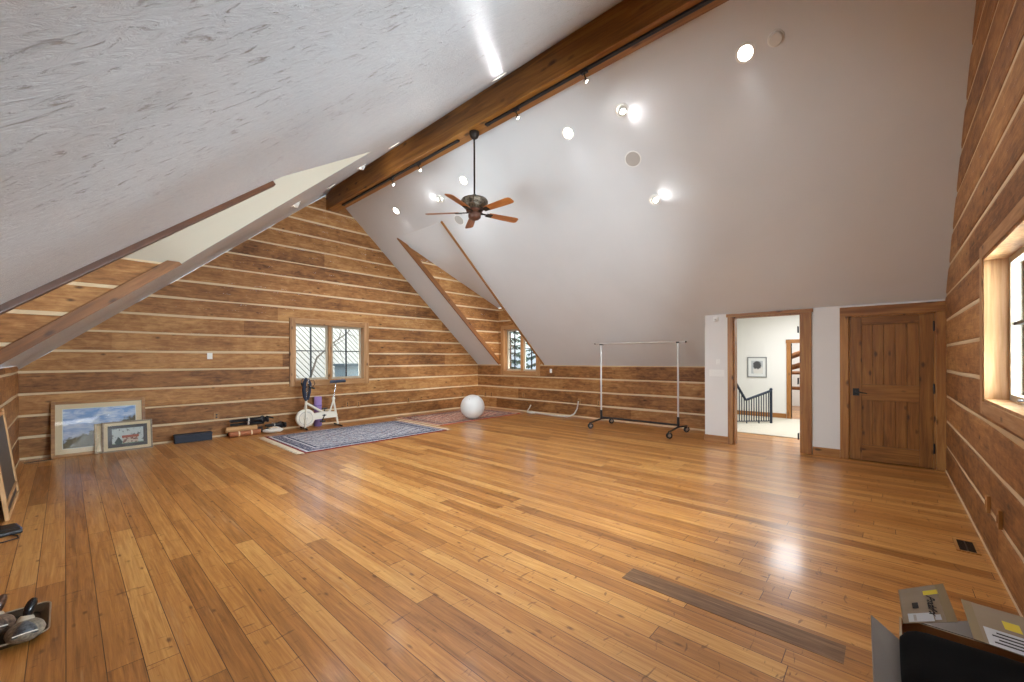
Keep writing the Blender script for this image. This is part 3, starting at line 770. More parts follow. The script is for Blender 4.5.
# ------------------------------------------------------------------ things on the floor by the far wall
# leaning framed pictures: local x right, z up the picture, -y towards the room
def picture(name, label, x0, x1, ybase, ytop, height, fw, dep, frame_mat, mats_inner, group=None, z0=0.0):
    lean = math.atan2(ytop - ybase, height)
    root = thing(name, label, 'picture', ((x0+x1)/2, ybase, z0), (-lean, 0, 0), group)
    w, h = (x1-x0)/2, height / math.cos(lean)
    parts = MB()
    for (a, c, za, zc) in ((-w, -w+fw, 0, h), (w-fw, w, 0, h), (-w+fw, w-fw, 0, fw), (-w+fw, w-fw, h-fw, h)):
        parts.box(a, c, 0, dep, za, zc, 0, None, .004)
    parts.build('frame', frame_mat, root, smooth=40)
    ins = fw - .004
    for (nm_, inset, mat, d) in mats_inner:
        bb = MB(); bb.box(-w+inset, w-inset, d, d+.006, inset, h-inset); bb.build(nm_, mat, root)
    bb = MB(); bb.box(-w+ins, w-ins, .004, .006, ins, h-ins); bb.build('glass', M['clear'], root)
    bb = MB(); bb.box(-w+.01, w-.01, dep-.004, dep+.002, .01, h-.01); bb.build('backing', M['kraft'], root)
    return root
M['kraft'] = plain('kraft_backing', '#8d7557', .8)
M['gold_frame'] = mat_wood('golden_picture_frame', '#6b4019', '#9a672f', '#bb8a4a', 0, .4, 1, False)
M['mat_cream'] = plain('cream_mount', '#e6cfaa', .8, var=.03)
M['white_line'] = plain('white_bevel', '#eee9dd', .7)
# painting: clouded sky over a dark wooded rise
t = NT('sky_painting'); s_ = t.sep(t.coord())
cl = t.noise(t.mapping(t.coord(), (3.2, 1, 8.5)), 1.6, 5, .6, .5)
sky = t.mix(t.range(cl, .40, .62), lin('#7ba3d6'), lin('#e6ebf3'))
sky = t.mix(t.range(s_[2], .35, .75, .45, 0), sky, lin('#b9b6bf'))
rise = t.math('ADD', t.math('MULTIPLY', s_[0], .42), t.math('ADD', .28, t.math('MULTIPLY', t.noise(t.coord(), 9, 5, .65), .26)))
wood = t.mix(t.noise(t.coord(), 26, 4), lin('#2c2216'), lin('#857447'))
t.fin(t.mix(t.range(t.math('SUBTRACT', rise, s_[2]), -.015, .02), sky, wood), .5); M['painting'] = t.m
picture('framed_painting', 'large framed painting of clouds and dark trees leaning on the log wall', -.15, .943, 9.41, 9.575, .85, .045, .03, M['gold_frame'],
        [('mount', .042, M['mat_cream'], .012), ('bevel', .118, M['white_line'], .0105), ('canvas', .126, M['painting'], .009)])
M['pale_frame'] = mat_wood('pale_picture_frame', '#8d7a5f', '#b7a483', '#cfc0a3', 0, .5, 1, False)
picture('framed_picture', 'pale framed picture mostly hidden behind the dark framed house picture', .318, 1.0, 9.355, 9.465, .468, .03, .022, M['pale_frame'],
        [('mount', .028, M['mat_cream'], .010)])
M['grey_wood'] = mat_wood('greyed_picture_frame', '#6d5a48', '#8d7a66', '#a8957f', 0, .5, 1, False)
M['dark_frame'] = plain('dark_inner_frame', '#2f211b', .4, var=.2)
t = NT('house_print'); s_ = t.sep(t.coord()); nz = t.noise(t.coord(), 28, 4)
hx = t.math('SUBTRACT', s_[0], .03)
base_ = t.mix(t.range(s_[2], .12, .14), lin('#4f7040'), lin('#c9ccc6'))
trees = t.math('MULTIPLY', t.range(t.noise(t.mapping(t.coord(), (1, 1, .6)), 17, 5, .7), .54, .60), t.math('GREATER_THAN', s_[2], .14))
base_ = t.mix(t.math('MULTIPLY', trees, .85), base_, lin('#41443a'))
inx = t.math('LESS_THAN', t.math('ABSOLUTE', hx), .095)
inz = t.math('LESS_THAN', t.math('ABSOLUTE', t.math('SUBTRACT', s_[2], .175)), .045)
base_ = t.mix(t.math('MULTIPLY', inx, inz), base_, t.mix(t.math('GREATER_THAN', nz, .52), lin('#cdb9a4'), lin('#7a4a3a')))
inr = t.math('LESS_THAN', t.math('ABSOLUTE', t.math('SUBTRACT', s_[2], .235)), .02)
base_ = t.mix(t.math('MULTIPLY', t.math('LESS_THAN', t.math('ABSOLUTE', hx), .105), inr), base_, lin('#a9573b'))
blob = t.math('LESS_THAN', t.math('ADD', t.math('ABSOLUTE', t.math('ADD', s_[0], .115)), t.math('MULTIPLY', t.math('ABSOLUTE', t.math('SUBTRACT', s_[2], .15)), .55)), .05)
base_ = t.mix(blob, base_, lin('#27352a'))
t.fin(base_, .5); M['house_print'] = t.m
picture('framed_house_picture', 'greyed frame with a dark inner frame and a red-roofed house picture, frontmost', .402, 1.022, 9.325, 9.43, .482, .022, .024, M['grey_wood'],
        [('mount', .02, M['mat_cream'], .011), ('inner_frame', .068, M['dark_frame'], .0085), ('print', .118, M['house_print'], .0065)])

# dark blue box-shaped case
M['navy'] = plain('navy_case_fabric', '#222a3a', .65, var=.12, scale=40)
cs = thing('storage_case', 'dark navy long case lying against the log wall', 'case', (1.595, 9.44, 0), (0, 0, R(-2)))
bb = MB(); bb.box(-.275, .275, -.085, .085, 0, .115, 0, None, .012); bb.build('body', M['navy'], cs, smooth=40)
bb = MB(); bb.box(-.28, .28, -.09, .09, .112, .15, 0, None, .010); bb.build('lid', M['navy'], cs, smooth=40)
bb = MB(); bb.box(-.283, -.276, -.03, .03, .05, .1, 0, None, .002); bb.build('latch', M['black'], cs)

# heap of folded tripods and rolled mats
def roll(name, label, x0, x1, y, z, r, mat, cat, group=None, dy=0.0, band=None):
    root = thing(name, label, cat, ((x0+x1)/2, y, z), (0, 0, 0), group)
    L = (x1-x0)/2; bb = MB(); pts = []
    n_ = 40
    prof = [(r*(.45+.55*min(1, a/26)), a*2*PI/13) for a in range(0, 40)]
    ring = [(math.cos(a)*q, math.sin(a)*q) for q, a in prof]
    vs = [(-L, yy+dy*-1*L, zz) for yy, zz in ring] + [(L, yy+dy*L, zz) for yy, zz in ring]
    k = len(ring)
    bb.add(vs, [(i, i+1, k+i+1, k+i) for i in range(k-1)]); bb.build('sheet', mat, root, smooth=50, fix=False)
    cb = MB(); cb.tube([(-L+.004, -dy*L, 0), (L-.004, dy*L, 0)], r*.94, 18); cb.build('core', mat, root, smooth=50)
    if band:
        for bx in (-.4*L, .4*L):
            cb = MB(); cb.tube([(bx-.012, dy*bx, 0), (bx+.012, dy*bx, 0)], r*1.04, 18); cb.build('strap', band, root, smooth=40)
    return root
roll('rolled_mat', 'tan rolled mat in the heap by the wall, under the black tripod', 2.10, 2.62, 9.43, .135, .055, plain('tan_canvas', '#c99b69', .8), 'mat', None, -.03)
roll('rolled_tube', 'rust-red roll with pale bands lowest in the heap by the wall', 2.13, 2.66, 9.33, .055, .052, plain('rust_roll', '#a4623c', .7), 'roll', None, 0.0, M['mat_cream'])
roll('rolled_cloth', 'dark rolled cloth at the back of the heap by the wall', 2.15, 2.75, 9.54, .062, .06, plain('dark_cloth', '#4a3f38', .8), 'roll')
def tripod(label, x0, x1, y, z, tilt):
    root = thing('folded_tripod', label, 'tripod', (x0, y, z), (0, 0, tilt), 'folded black tripods'); root.scale = (1, 1.8, 1.8)
    L = x1-x0
    for k in range(3):
        a = 2*PI*k/3+.5; oy, oz = math.cos(a)*.026, math.sin(a)*.026
        bb = MB(); bb.tube([(0, oy, oz), (.03, oy, oz), (L*.45, oy, oz), (L*.46, oy, oz), (L*.8, oy*1.1, oz*1.1)], [.012, .014, .014, .019, .019], 10)
        lg = bb.build('leg', M['black'], root, smooth=50)
        bb = MB(); bb.box(L*.42, L*.47, oy-.021, oy+.021, oz-.012, oz+.022, 0, None, .004); bb.build('leg_clamp', M['grey_plastic'], lg)
    bb = MB(); bb.lathe([(.045, 0), (.048, .04), (.03, .06), (.024, .10), (.032, .105), (.032, .13), (.012, .135)], 16, 0, Matrix.Translation((L*.78, 0, 0)) @ Matrix.Rotation(PI/2, 4, 'Y')); bb.build('head', M['black'], root, smooth=50)
    bb = MB(); bb.tube([(L*.84, 0, 0), (L*.9, -.05, .04), (L*1.05, -.09, .02)], .009, 8); bb.build('pan_handle', M['rubber'], root, smooth=50)
    return root
tripod('folded black tripod lying on top of the heap by the wall', 2.17, 2.85, 9.44, .275, R(-2))
tripod('folded black tripod lower in the heap with its head to the right', 2.80, 3.12, 9.46, .115, R(2))
wb = thing('folded_bag', 'crumpled white bag at the right end of the heap by the wall', 'bag', (2.90, 9.30, 0))
bb = MB(); bb.ball((0, 0, .05), (.19, .09, .05), 24, 14)
bb.v = [(x*(1+.25*mnoise.noise(Vector((x*9, y*9, z*9)))), y*(1+.25*mnoise.noise(Vector((x*7, y*9, z*9+3)))), max(0.0, z*(1+.5*mnoise.noise(Vector((x*8+5, y*8, 0)))))) for x, y, z in bb.v]
bb.build('cloth', plain('white_bag_fabric', '#d8d2c8', .8), wb, smooth=60)
bb = MB(); bb.tube([(.05, -.03, .10), (.0, -.06, .125), (-.06, -.05, .12), (-.10, -.02, .10)], .008, 8); bb.build('carry_strap', M['mat_cream'], wb, smooth=50)

# exercise bike: local x to the right along the wall
M['bike_white'] = plain('cream_bike_enamel', '#e6dfcf', .35, var=.02)
bk = thing('exercise_bike', 'cream vintage exercise bike with dark handlebars and seat under the window', 'exercise bike', (3.80, 9.19, 0), (0, 0, R(-4)))
bb = MB(); rm = Matrix.Translation((-.315, 0, .245)) @ Matrix.Rotation(PI/2, 4, 'X')
bb.lathe([(.0, -.045), (.15, -.045), (.185, -.035), (.195, -.015), (.195, .015), (.185, .035), (.15, .045), (.14, .04), (.05, .04), (.045, .05), (0, .05)], 36, 0, rm, cap=False); wh = bb.build('flywheel_cover', M['bike_white'], bk, smooth=40)
bb = MB(); bb.lathe([(.128, .042), (.134, .048), (.14, .042)], 36, 0, rm, cap=False); bb.lathe([(0, .06), (.022, .058), (.024, .045)], 18, 0, rm, cap=False); bb.build('wheel_ring', M['grey_plastic'], wh, smooth=40)
bb = MB()
for s in (-1, 1): bb.tube([(-.345, s*.07, .03), (-.33, s*.07, .26), (-.315, s*.055, .46), (-.30, 0, .55)], .017, 10)
bb.tube([(-.315, 0, .46), (-.295, 0, .66)], .024, 12)
bb.build('fork', M['bike_white'], bk, smooth=50)
bb = MB(); bb.box(-.36, -.33, -.23, .23, 0.012, .045, 0, None, .008); bb.build('front_foot', M['rubber'], bk)
bb = MB(); bb.box(.355, .39, -.23, .23, 0.012, .045, 0, None, .008); bb.build('rear_foot', M['rubber'], bk)
bb = MB(); bb.prism([(-.20, .19), (.10, .205), (.33, .21), (.345, .27), (.30, .33), (.05, .35), (-.10, .34), (-.20, .31)], -.045, .045); ch = bb.build('chain_guard', M['bike_white'], bk)
bb = MB(); bb.tube([(.06, -.06, .28), (.06, .06, .28)], .018, 10); bb.tube([(.06, -.07, .28), (.0, -.07, .16)], .011, 8); bb.tube([(.06, .07, .28), (.12, .07, .40)], .011, 8); bb.box(-.05, .05, -.16, -.075, .145, .17, 0, None, .005); bb.box(.07, .17, .075, .16, .395, .42, 0, None, .005); bb.build('crank_pedals', M['black'], bk, smooth=50)
bb = MB(); bb.box(.02, .10, -.0475, -.046, .265, .285); bb.build('decal', M['black'], ch)
bb = MB(); bb.tube([(-.29, 0, .56), (-.05, 0, .40), (.06, 0, .33)], .024, 12); bb.tube([(.37, 0, .04), (.27, 0, .62)], .022, 12); bb.tube([(.06, 0, .28), (.20, 0, .36), (.275, 0, .60)], .018, 10)
bb.build('frame_tube', M['bike_white'], bk, smooth=50)
bb = MB(); bb.lathe([(.03, 0), (.032, .07), (.027, .08)], 14, 0, Matrix.Translation((.272, 0, .58))); bb.tube([(.31, 0, .62), (.24, 0, .63)], .012, 8); bb.build('seat_clamp', M['bike_white'], bk, smooth=40)
bb = MB(); bb.tube([(.27, 0, .62), (.335, 0, .985)], .013, 10); bb.build('seat_post', M['chrome'], bk, smooth=50)
bb = MB()
rings = []
for q in range(13):
    u = q/12; x = .20 + u*.31; wv = .03 + .085*max(0, (u-.25)/.75)**.8 if u > .25 else .03*(.5+.5*u/.25); hh = .036
    rings.append([(x, math.cos(2*PI*k/14)*wv, 1.0 + math.sin(2*PI*k/14)*hh + .012*u) for k in range(14)])
vs = [p for r_ in rings for p in r_]; fs = [(i*14+k, i*14+(k+1) % 14, (i+1)*14+(k+1) % 14, (i+1)*14+k) for i in range(12) for k in range(14)] + [tuple(range(14))[::-1], tuple(range(12*14, 13*14))]
bb.add(vs, fs); bb.build('seat', plain('navy_saddle', '#27344b', .45), bk, smooth=60)
bb = MB(); bb.tube([(-.30, 0, .62), (-.27, 0, .92), (-.25, 0, 1.0)], .016, 10); bb.build('stem', M['chrome'], bk, smooth=50)
bb = MB()
for s in (-1, 1): bb.tube([(-.25, 0, 1.0), (-.26, s*.10, 1.06), (-.30, s*.19, 1.08), (-.33, s*.22, 1.04), (-.32, s*.23, .95), (-.24, s*.23, .90)], .014, 10)
hb = bb.build('handlebar', M['chrome'], bk, smooth=50)
for s in (-1, 1):
    bb = MB(); bb.tube([(-.325, s*.225, .99), (-.30, s*.23, .92), (-.20, s*.23, .885)], .02, 10); bb.build('grip', M['rubber'], hb, smooth=50)
bb = MB(); bb.tube([(-.30, -.02, 1.10), (-.345, -.06, 1.02), (-.36, -.06, .85), (-.345, -.05, .70), (-.31, -.04, .62)], [.025, .036, .038, .034, .022], 12); bb.tube([(-.26, -.03, 1.08), (-.24, -.08, .98), (-.255, -.08, .80), (-.28, -.05, .64)], [.022, .03, .03, .022], 12)
bb.build('draped_strap', plain('dark_blue_webbing', '#2a3346', .8, var=.3, scale=30), bk, smooth=60)
bb = MB(); bb.lathe([(0, -.02), (.045, -.02), (.05, .0), (.045, .02), (0, .02)], 20, 0, Matrix.Translation((-.245, -.02, 1.03)) @ Matrix.Rotation(R(70), 4, 'Y'), cap=False); bb.build('speedometer', M['black'], bk, smooth=40)
bb = MB(); bb.tube([(-.25, -.03, 1.04), (-.18, -.10, 1.06), (-.15, -.10, .98), (-.20, -.08, .90), (-.26, -.03, .90)], .006, 6); bb.build('cable', M['black'], bk, smooth=50)

# purple yoga mat standing rolled behind the bike
ym_ = thing('yoga_mat', 'purple rolled yoga mat standing behind the exercise bike', 'yoga mat', (3.86, 9.50, 0))
bb = MB(); k = 60; sp = [(.03 + .055*i/k, i/k*2*PI*4) for i in range(k+1)]
ring = [(math.cos(a)*r_, math.sin(a)*r_) for r_, a in sp]; th = .008
vs = [(x, y, 0) for x, y in ring] + [(x, y, .66) for x, y in ring]; n_ = k+1
bb.add(vs, [(i, i+1, n_+i+1, n_+i) for i in range(k)])
o = bb.build('sheet', plain('purple_foam', '#9a7fb8', .8, var=.05), ym_, smooth=60, fix=False)
sm = o.modifiers.new('thick', 'SOLIDIFY'); sm.thickness = th
bb = MB(); bb.tube([(0, 0, .45), (0, 0, .475)], .091, 24); bb.build('strap', plain('mat_strap', '#7d65a0', .7), ym_, smooth=40)

# ------------------------------------------------------------------ rugs
def mat_rug(name, L, W, ground, border, dark, pale, red):
    t = NT(name); s = t.sep(t.coord())
    ex = t.math('SUBTRACT', L/2, t.math('ABSOLUTE', s[0])); ey = t.math('SUBTRACT', W/2, t.math('ABSOLUTE', s[1]))
    e = t.math('MINIMUM', ex, ey)
    vo = t.voro(t.coord(), 15); n1 = t.noise(t.coord(), 34, 4, .7); n2 = t.noise(t.coord(), 7, 3)
    fld = t.mix(t.range(n1, .45, .56), lin(ground), lin(pale))
    fld = t.mix(t.range(vo.outputs['Distance'], .22, .30, .8, 0), fld, t.mix(t.math('GREATER_THAN', n2, .52), lin(dark), lin(red)))
    rad = t.math('ADD', t.math('MULTIPLY', t.math('ABSOLUTE', s[0]), 1.3/L*2), t.math('MULTIPLY', t.math('ABSOLUTE', s[1]), 1.5/W*2))
    ringp = t.math('LESS_THAN', t.math('PINGPONG', rad, .16), .022)
    fld = t.mix(t.math('MULTIPLY', ringp, .8), fld, lin(dark))
    bd = t.mix(t.range(t.math('SINE', t.math('MULTIPLY', t.math('ADD', s[0], s[1]), 46)), -.2, .3), lin(border), lin(dark))
    bd = t.mix(t.range(n1, .52, .6, 0, .8), bd, lin(pale))
    c = t.mix(t.math('LESS_THAN', e, .30), fld, bd)
    for (a, w, cc) in ((.30, .018, dark), (.265, .016, pale), (.10, .016, dark), (.075, .018, pale)):
        c = t.mix(t.math('LESS_THAN', t.math('ABSOLUTE', t.math('SUBTRACT', e, a)), w), c, lin(cc))
    c = t.mix(t.math('LESS_THAN', e, .035), c, lin(red))
    t.bump(n1, .3, .006)
    return t.fin(c, .95, **{'Specular IOR Level': .1})
def rug(label, cx, cy, L, W, rz, mat, fringe_mat, flen):
    root = thing('rug', label, 'rug', (cx, cy, 0), (0, 0, rz))
    bb = MB(); nx, ny = 40, 26; hh = lambda x, y: .010 + .0025*mnoise.noise(Vector((x*2.2, y*2.2, cx)))
    gx = [-L/2+L*i/nx for i in range(nx+1)]; gy = [-W/2+W*j/ny for j in range(ny+1)]
    vs = [(x, y, hh(x, y)) for y in gy for x in gx] 
    fs = [(j*(nx+1)+i, j*(nx+1)+i+1, (j+1)*(nx+1)+i+1, (j+1)*(nx+1)+i) for j in range(ny) for i in range(nx)]
    bb.add(vs, fs)
    bb.box(-L/2, L/2, -W/2, W/2, .0005, .0075); bb.build('pile', mat, root, smooth=30)
    for s in (-1, 1):
        bb = MB(); rnd = random.Random(int(cx*100)+s); k = int(W/.022)
        bb.box(min(s*L/2, s*(L/2+.02)), max(s*L/2, s*(L/2+.02)), -W/2, W/2, .001, .008)
        for i in range(k):
            y = -W/2 + W*(i+.5)/k; ln = flen*rnd.uniform(.8, 1.05); dy_ = rnd.uniform(-.015, .015)
            bb.add([(s*L/2, y-.012, .007), (s*(L/2+ln*.5), y-.0125+dy_*.4, .010), (s*(L/2+ln), y-.008+dy_, .003), (s*(L/2+ln), y+.008+dy_, .003), (s*(L/2+ln*.5), y+.0125+dy_*.4, .010), (s*L/2, y+.012, .007)], [(0, 1, 4, 5), (1, 2, 3, 4)])
        bb.build('fringe', fringe_mat, root)
    return root
M['fringe'] = plain('ivory_fringe', '#eadcc0', .9)
M['rug_a'] = mat_rug('blue_grey_rug', 2.86, 2.02, '#8d8f9d', '#6f7185', '#43465c', '#cbcacc', '#8f3a34')
M['rug_b'] = mat_rug('red_rug', 2.75, 1.78, '#b0695a', '#93504a', '#4d3a48', '#e0c8b0', '#bd5a48')
rug('blue and grey patterned rug with cream fringe in front of the exercise bike', 4.02, 7.86, 2.86, 2.02, R(-.5), M['rug_a'], M['fringe'], .12)
rug('red patterned rug under the white exercise ball', 7.07, 8.30, 2.75, 1.78, R(0), M['rug_b'], M['fringe'], .05)

bl = MB(); bl.lathe([(.30*math.sin(PI*i/28), .30-.30*math.cos(PI*i/28)) for i in range(29)], 40, cap=False)
o = bl.build('exercise_ball', plain('ball_vinyl', '#dcdad6', .38, var=.01), None, (6.86, 7.62, .012), (0, 0, 0), smooth=60)
tag(o, 'large white exercise ball resting on the red patterned rug', 'exercise ball')
bl = MB(); bl.lathe([(.0, .001), (.014, .0), (.016, -.004)], 14, 0, Matrix.Translation((-.19, -.10, .51)) @ Vector((-.62, -.34, .70)).to_track_quat('Z', 'Y').to_matrix().to_4x4(), cap=False); bl.build('plug', M['grey_plastic'], o, smooth=40)

# cable along the knee wall
cb = MB()
cb.tube([(8.86, 7.40, .20), (8.85, 7.44, .12), (8.82, 7.50, .02), (8.80, 7.42, .012), (8.79, 7.28, .013), (8.74, 7.16, .014), (8.66, 7.22, .013), (8.66, 7.36, .02), (8.74, 7.42, .03), (8.80, 7.30, .03), (8.77, 7.10, .014), (8.74, 6.86, .013), (8.70, 6.5, .013), (8.70, 6.20, .013), (8.75, 6.02, .02), (8.80, 5.90, .09), (8.835, 5.84, .22), (8.85, 5.82, .36), (8.865, 5.82, .41)], .017, 8)
cab = cb.build('cable', plain('white_cable', '#d3ccbe', .5), None, smooth=60); tag(cab, 'thick white cable looping along the floor from the low wall outlet', 'cable')
cb = MB(); cb.tube([(8.76, 7.36, .012), (8.70, 7.28, .014), (8.73, 7.18, .02), (8.80, 7.20, .02), (8.82, 7.30, .013)], .012, 8); cb.build('coil', plain('grey_cable', '#9d978c', .5), cab, smooth=60)

# ------------------------------------------------------------------ garment rack
gr = thing('garment_rack', 'chrome and black rolling garment rack by the low log wall', 'garment rack', (8.05, 3.84, 0), (0, 0, 0))
yl, yr = .845, -.845
M['pole'] = plain('pale_chrome_pole', '#cfcdca', .3, .35, var=.02)
for (s, yy) in ((1, yl), (-1, yr)):
    bb = MB(); bb.tube([(0, yy, .19), (0, yy, 1.80)], .017, 12); bb.build('upright', M['pole'], gr, smooth=50)
    bb = MB(); bb.tube([(0, yy, .15), (0, yy, .36)], .025, 12); bb.build('upright_socket', M['black'], gr, smooth=50)
    bb = MB(); bb.tube([(-.47, yy, .125), (0, yy, .165), (.47, yy, .125)], .018, 10); ft = bb.build('foot_bar', M['black'], gr, smooth=50)
    for xx in (-.45, .45):
        bb = MB(); rm = Matrix.Translation((xx, yy, .060)) @ Matrix.Rotation(R(-40), 4, 'Z') @ Matrix.Rotation(PI/2, 4, 'X'); cm = Matrix.Translation((xx, yy, 0)) @ Matrix.Rotation(R(-40), 4, 'Z')
        bb.lathe([(.0, -.016), (.022, -.016), (.026, -.012), (.046, -.014), (.060, -.010), (.060, .010), (.046, .014), (.026, .012), (.022, .016), (0, .016)], 22, 0, rm, cap=False)
        cw = bb.build('caster', M['rubber'], ft, smooth=40)
        bb = MB(); bb.lathe([(0, -.019), (.03, -.018), (.032, -.012)], 18, 0, rm, cap=False); bb.lathe([(0, .019), (.03, .018), (.032, .012)], 18, 0, rm, cap=False)
        bb.box(-.006, .006, -.026, -.019, .055, .13, 0, cm); bb.box(-.006, .006, .019, .026, .055, .13, 0, cm); bb.box(-.012, .012, -.026, .026, .122, .134, 0, cm)
        bb.build('caster_hub', M['chrome'], ft, smooth=40)
bb = MB(); bb.tube([(0, yl, .20), (0, yr, .20)], .018, 10); bb.build('lower_bar', M['black'], gr, smooth=50)
bb = MB(); bb.tube([(0, yl+.14, 1.83), (0, yr-.14, 1.815)], .014, 12); bb.tube([(.05, yl, 1.82), (.05, yr, 1.81)], .012, 12); bb.build('hanging_bar', M['pole'], gr, smooth=50)
for (yy, z_) in ((yl+.15, 1.83), (yr-.15, 1.815)):
    bb = MB(); bb.ball((0, yy, z_), .018, 10, 8); bb.build('end_cap', M['black'], gr, smooth=50)
for yy in (yl, yr):
    bb = MB(); bb.box(-.025, .065, yy-.03, yy+.03, 1.795, 1.822, 0, None, .005); bb.build('bracket', M['black'], gr, smooth=40)

# ------------------------------------------------------------------ wall plates, switches, vents
def plate(name, label, loc, rotz, w, h, mat, cat, kind='outlet', group=None, d=.012):
    root = thing(name, label, cat, loc, (0, 0, rotz), group)
    bb = MB(); bb.box(-w/2, w/2, -d, 0, -h/2, h/2, 0, None, .003); bb.build('plate', mat, root, smooth=40)
    if kind == 'outlet':
        for z in (-.025, .025):
            bb = MB(); bb.lathe([(0, .003), (.015, .002), (.016, 0)], 14, 0, Matrix.Translation((0, -d, z)) @ Matrix.Rotation(PI/2, 4, 'X'), cap=False); bb.build('socket', M['black'], root)
    elif kind == 'switch':
        bb = MB(); bb.box(-.014, .014, -d-.004, -d, -.03, .03, 0, None, .002); bb.build('rocker', mat, root)
    elif kind == 'toggle':
        bb = MB(); bb.box(-.006, .006, -d-.012, -d, -.012, .012, 0, None, .002); bb.build('toggle', mat, root)
    return root
M['plate_wood'] = mat_wood('wooden_plate', '#845529', '#a5743f', '#bf9058', 2, .5, 1, False)
yA_ = YA - .019
plate('light_switch', 'white light switch on the far log wall left of the window', (1.886, yA_, 1.576), 0, .085, .12, M['white_plastic'], 'switch', 'switch')
for x, z, lb in ((1.99, .41, 'wooden outlet plate above the heap of tripods'), (4.61, .42, 'wooden outlet plate left of a pair right of the bike'), (4.89, .40, 'wooden outlet plate right of a pair right of the bike'), (6.32, .39, 'wooden outlet plate behind the far end of the blue rug'), (8.25, .42, 'wooden outlet plate on the far wall behind the exercise ball')):
    plate('outlet', lb, (x, yA_, z), 0, .085, .13, M['plate_wood'], 'outlet', 'outlet', 'wooden outlet plates')
xr_ = XR - .019
for y, z, lb in ((9.28, .40, 'wooden outlet plate nearest the corner on the low log wall'), (9.01, .41, 'wooden outlet plate second from the corner on the low log wall'), (7.71, .46, 'wooden outlet plate under the dormer window'), (5.82, .41, 'wooden outlet plate where the white cable ends'), (5.25, .40, 'wooden outlet plate left of the garment rack')):
    plate('outlet', lb, (xr_, y, z), -PI/2, .085, .13, M['plate_wood'], 'outlet', 'outlet', 'wooden outlet plates')
plate('light_switch', 'small white switch on the low log wall right of the dormer window', (xr_, 6.72, 1.17), -PI/2, .07, .11, M['white_plastic'], 'switch', 'toggle')
plate('light_switch', 'small white switch above the wide plate beside the open doorway', (XD, 2.214, 1.431), -PI/2, .065, .09, M['white_plastic'], 'switch', 'switch')
ws = thing('switch_plate', 'wide white switch plate beside the open doorway', 'switch', (XD, 2.235, 1.235), (0, 0, -PI/2))
bb = MB(); bb.box(-.125, .125, -.010, 0, -.06, .06, 0, None, .003); bb.build('plate', M['white_plastic'], ws, smooth=40)
for k in range(5): bb = MB(); bb.box(-.1+.045*k-.006, -.1+.045*k+.006, -.024, -.010, -.012, .012, 0, None, .002); bb.build('toggle', M['white_plastic'], ws)
ds = thing('door_sensor', 'small white alarm sensor near the top of the white wall', 'sensor', (XD, 2.245, 2.20), (0, 0, -PI/2))
bb = MB(); bb.box(-.04, .04, -.035, 0, -.045, .035, 0, None, .01); bb.build('housing', M['white_plastic'], ds, smooth=40)
bb = MB(); bb.ball((0, -.034, -.015), (.018, .008, .014), 12, 8); bb.build('eye', M['grey_plastic'], ds, smooth=50)
for x, z, lb in ((4.70, .395, 'narrow wooden outlet plate farther along the near log wall'), (4.265, .405, 'narrow wooden outlet plate nearer on the near log wall')):
    plate('outlet', lb, (x, YB+.020, z), PI, .07, .125, M['plate_wood'], 'outlet', 'switch', 'narrow wooden outlet plates on the near log wall', .02)
# floor vents
def vent(label, cx, cy, L, W, rz):
    root = thing('floor_vent', label, 'vent', (cx, cy, 0), (0, 0, rz))
    bb = MB(); f = .02
    for (a, c, d, e) in ((-L/2, L/2, -W/2, -W/2+f), (-L/2, L/2, W/2-f, W/2), (-L/2, -L/2+f, -W/2+f, W/2-f), (L/2-f, L/2, -W/2+f, W/2-f)): bb.box(a, c, d, e, 0, .006)
    bb.build('frame', M['plate_wood'], root)
    bb = MB(); bb.box(-L/2+f, L/2-f, -W/2+f, W/2-f, .0006, .0015)
    k = int((L-2*f)/.02)
    for i in range(k): x = -L/2+f+(L-2*f)*(i+.5)/k; bb.box(x-.004, x+.004, -W/2+f, W/2-f, .001, .005)
    bb.box(-L/2+f, L/2-f, -.004, .004, .001, .0052)
    bb.build('grille', M['vent_dark'], root)
M['vent_dark'] = plain('vent_metal', '#3b3027', .5, .3)
vent('brown floor vent in front of the near log wall', 4.82, -.46, .29, .13, 0)
vent('brown floor vent in the far left corner of the floor', -.27, 9.30, .32, .15, R(10))
# weathered floor patch
t = NT('weathered_plank'); co = t.coord(); g_ = t.noise(t.mapping(co, (60, 2.5, 1)), 1, 5, .65, .8); g2 = t.noise(t.mapping(co, (24, 3, 1)), 1, 2)
M['weathered'] = t.fin(t.mix(t.range(g2, .42, .58, 0, .5), t.ramp(g_, [(.3, lin('#50341f')), (.52, lin('#7d5a3c')), (.72, lin('#a3825f'))]), lin('#6b4a30')), .55)
b = MB(); b.box(-.085, .085, -.59, .59, .0002, .0022)
o = b.build('trim_floor_patch', M['weathered'], None, (2.652, .75, 0)); struct(o, 'dark weathered strip patched into the plank floor')

# ------------------------------------------------------------------ left edge: leaning screen, black case, tray with decoys
fl_ = thing('wooden_screen', 'pale wooden frame with dark panels leaning on the left log wall', 'frame', (-.352, 6.69, 0))
a_ = math.atan2(.105, .93); fl_.rotation_euler = (0, -a_, 0)
M['pale_pine'] = mat_wood('pale_pine', '#a8784a', '#c99b68', '#dcb587', 1, .5, 1, False)
M['pale_pine_z'] = mat_wood('pale_pine_upright', '#a8784a', '#c99b68', '#dcb587', 2, .5, 1, False)
Hs, Ws = .98, .61
for yy in (-Ws, Ws-.055): bb = MB(); bb.box(-.03, 0, yy, yy+.055, 0, Hs, 0, None, .004); bb.build('stile', M['pale_pine_z'], fl_, smooth=40)
for zz in (0, .115, Hs-.06): bb = MB(); bb.box(-.029, -.001, -Ws+.055, Ws-.055, zz, zz+.035, 0, None, .003); bb.build('rail', M['pale_pine'], fl_, smooth=40)
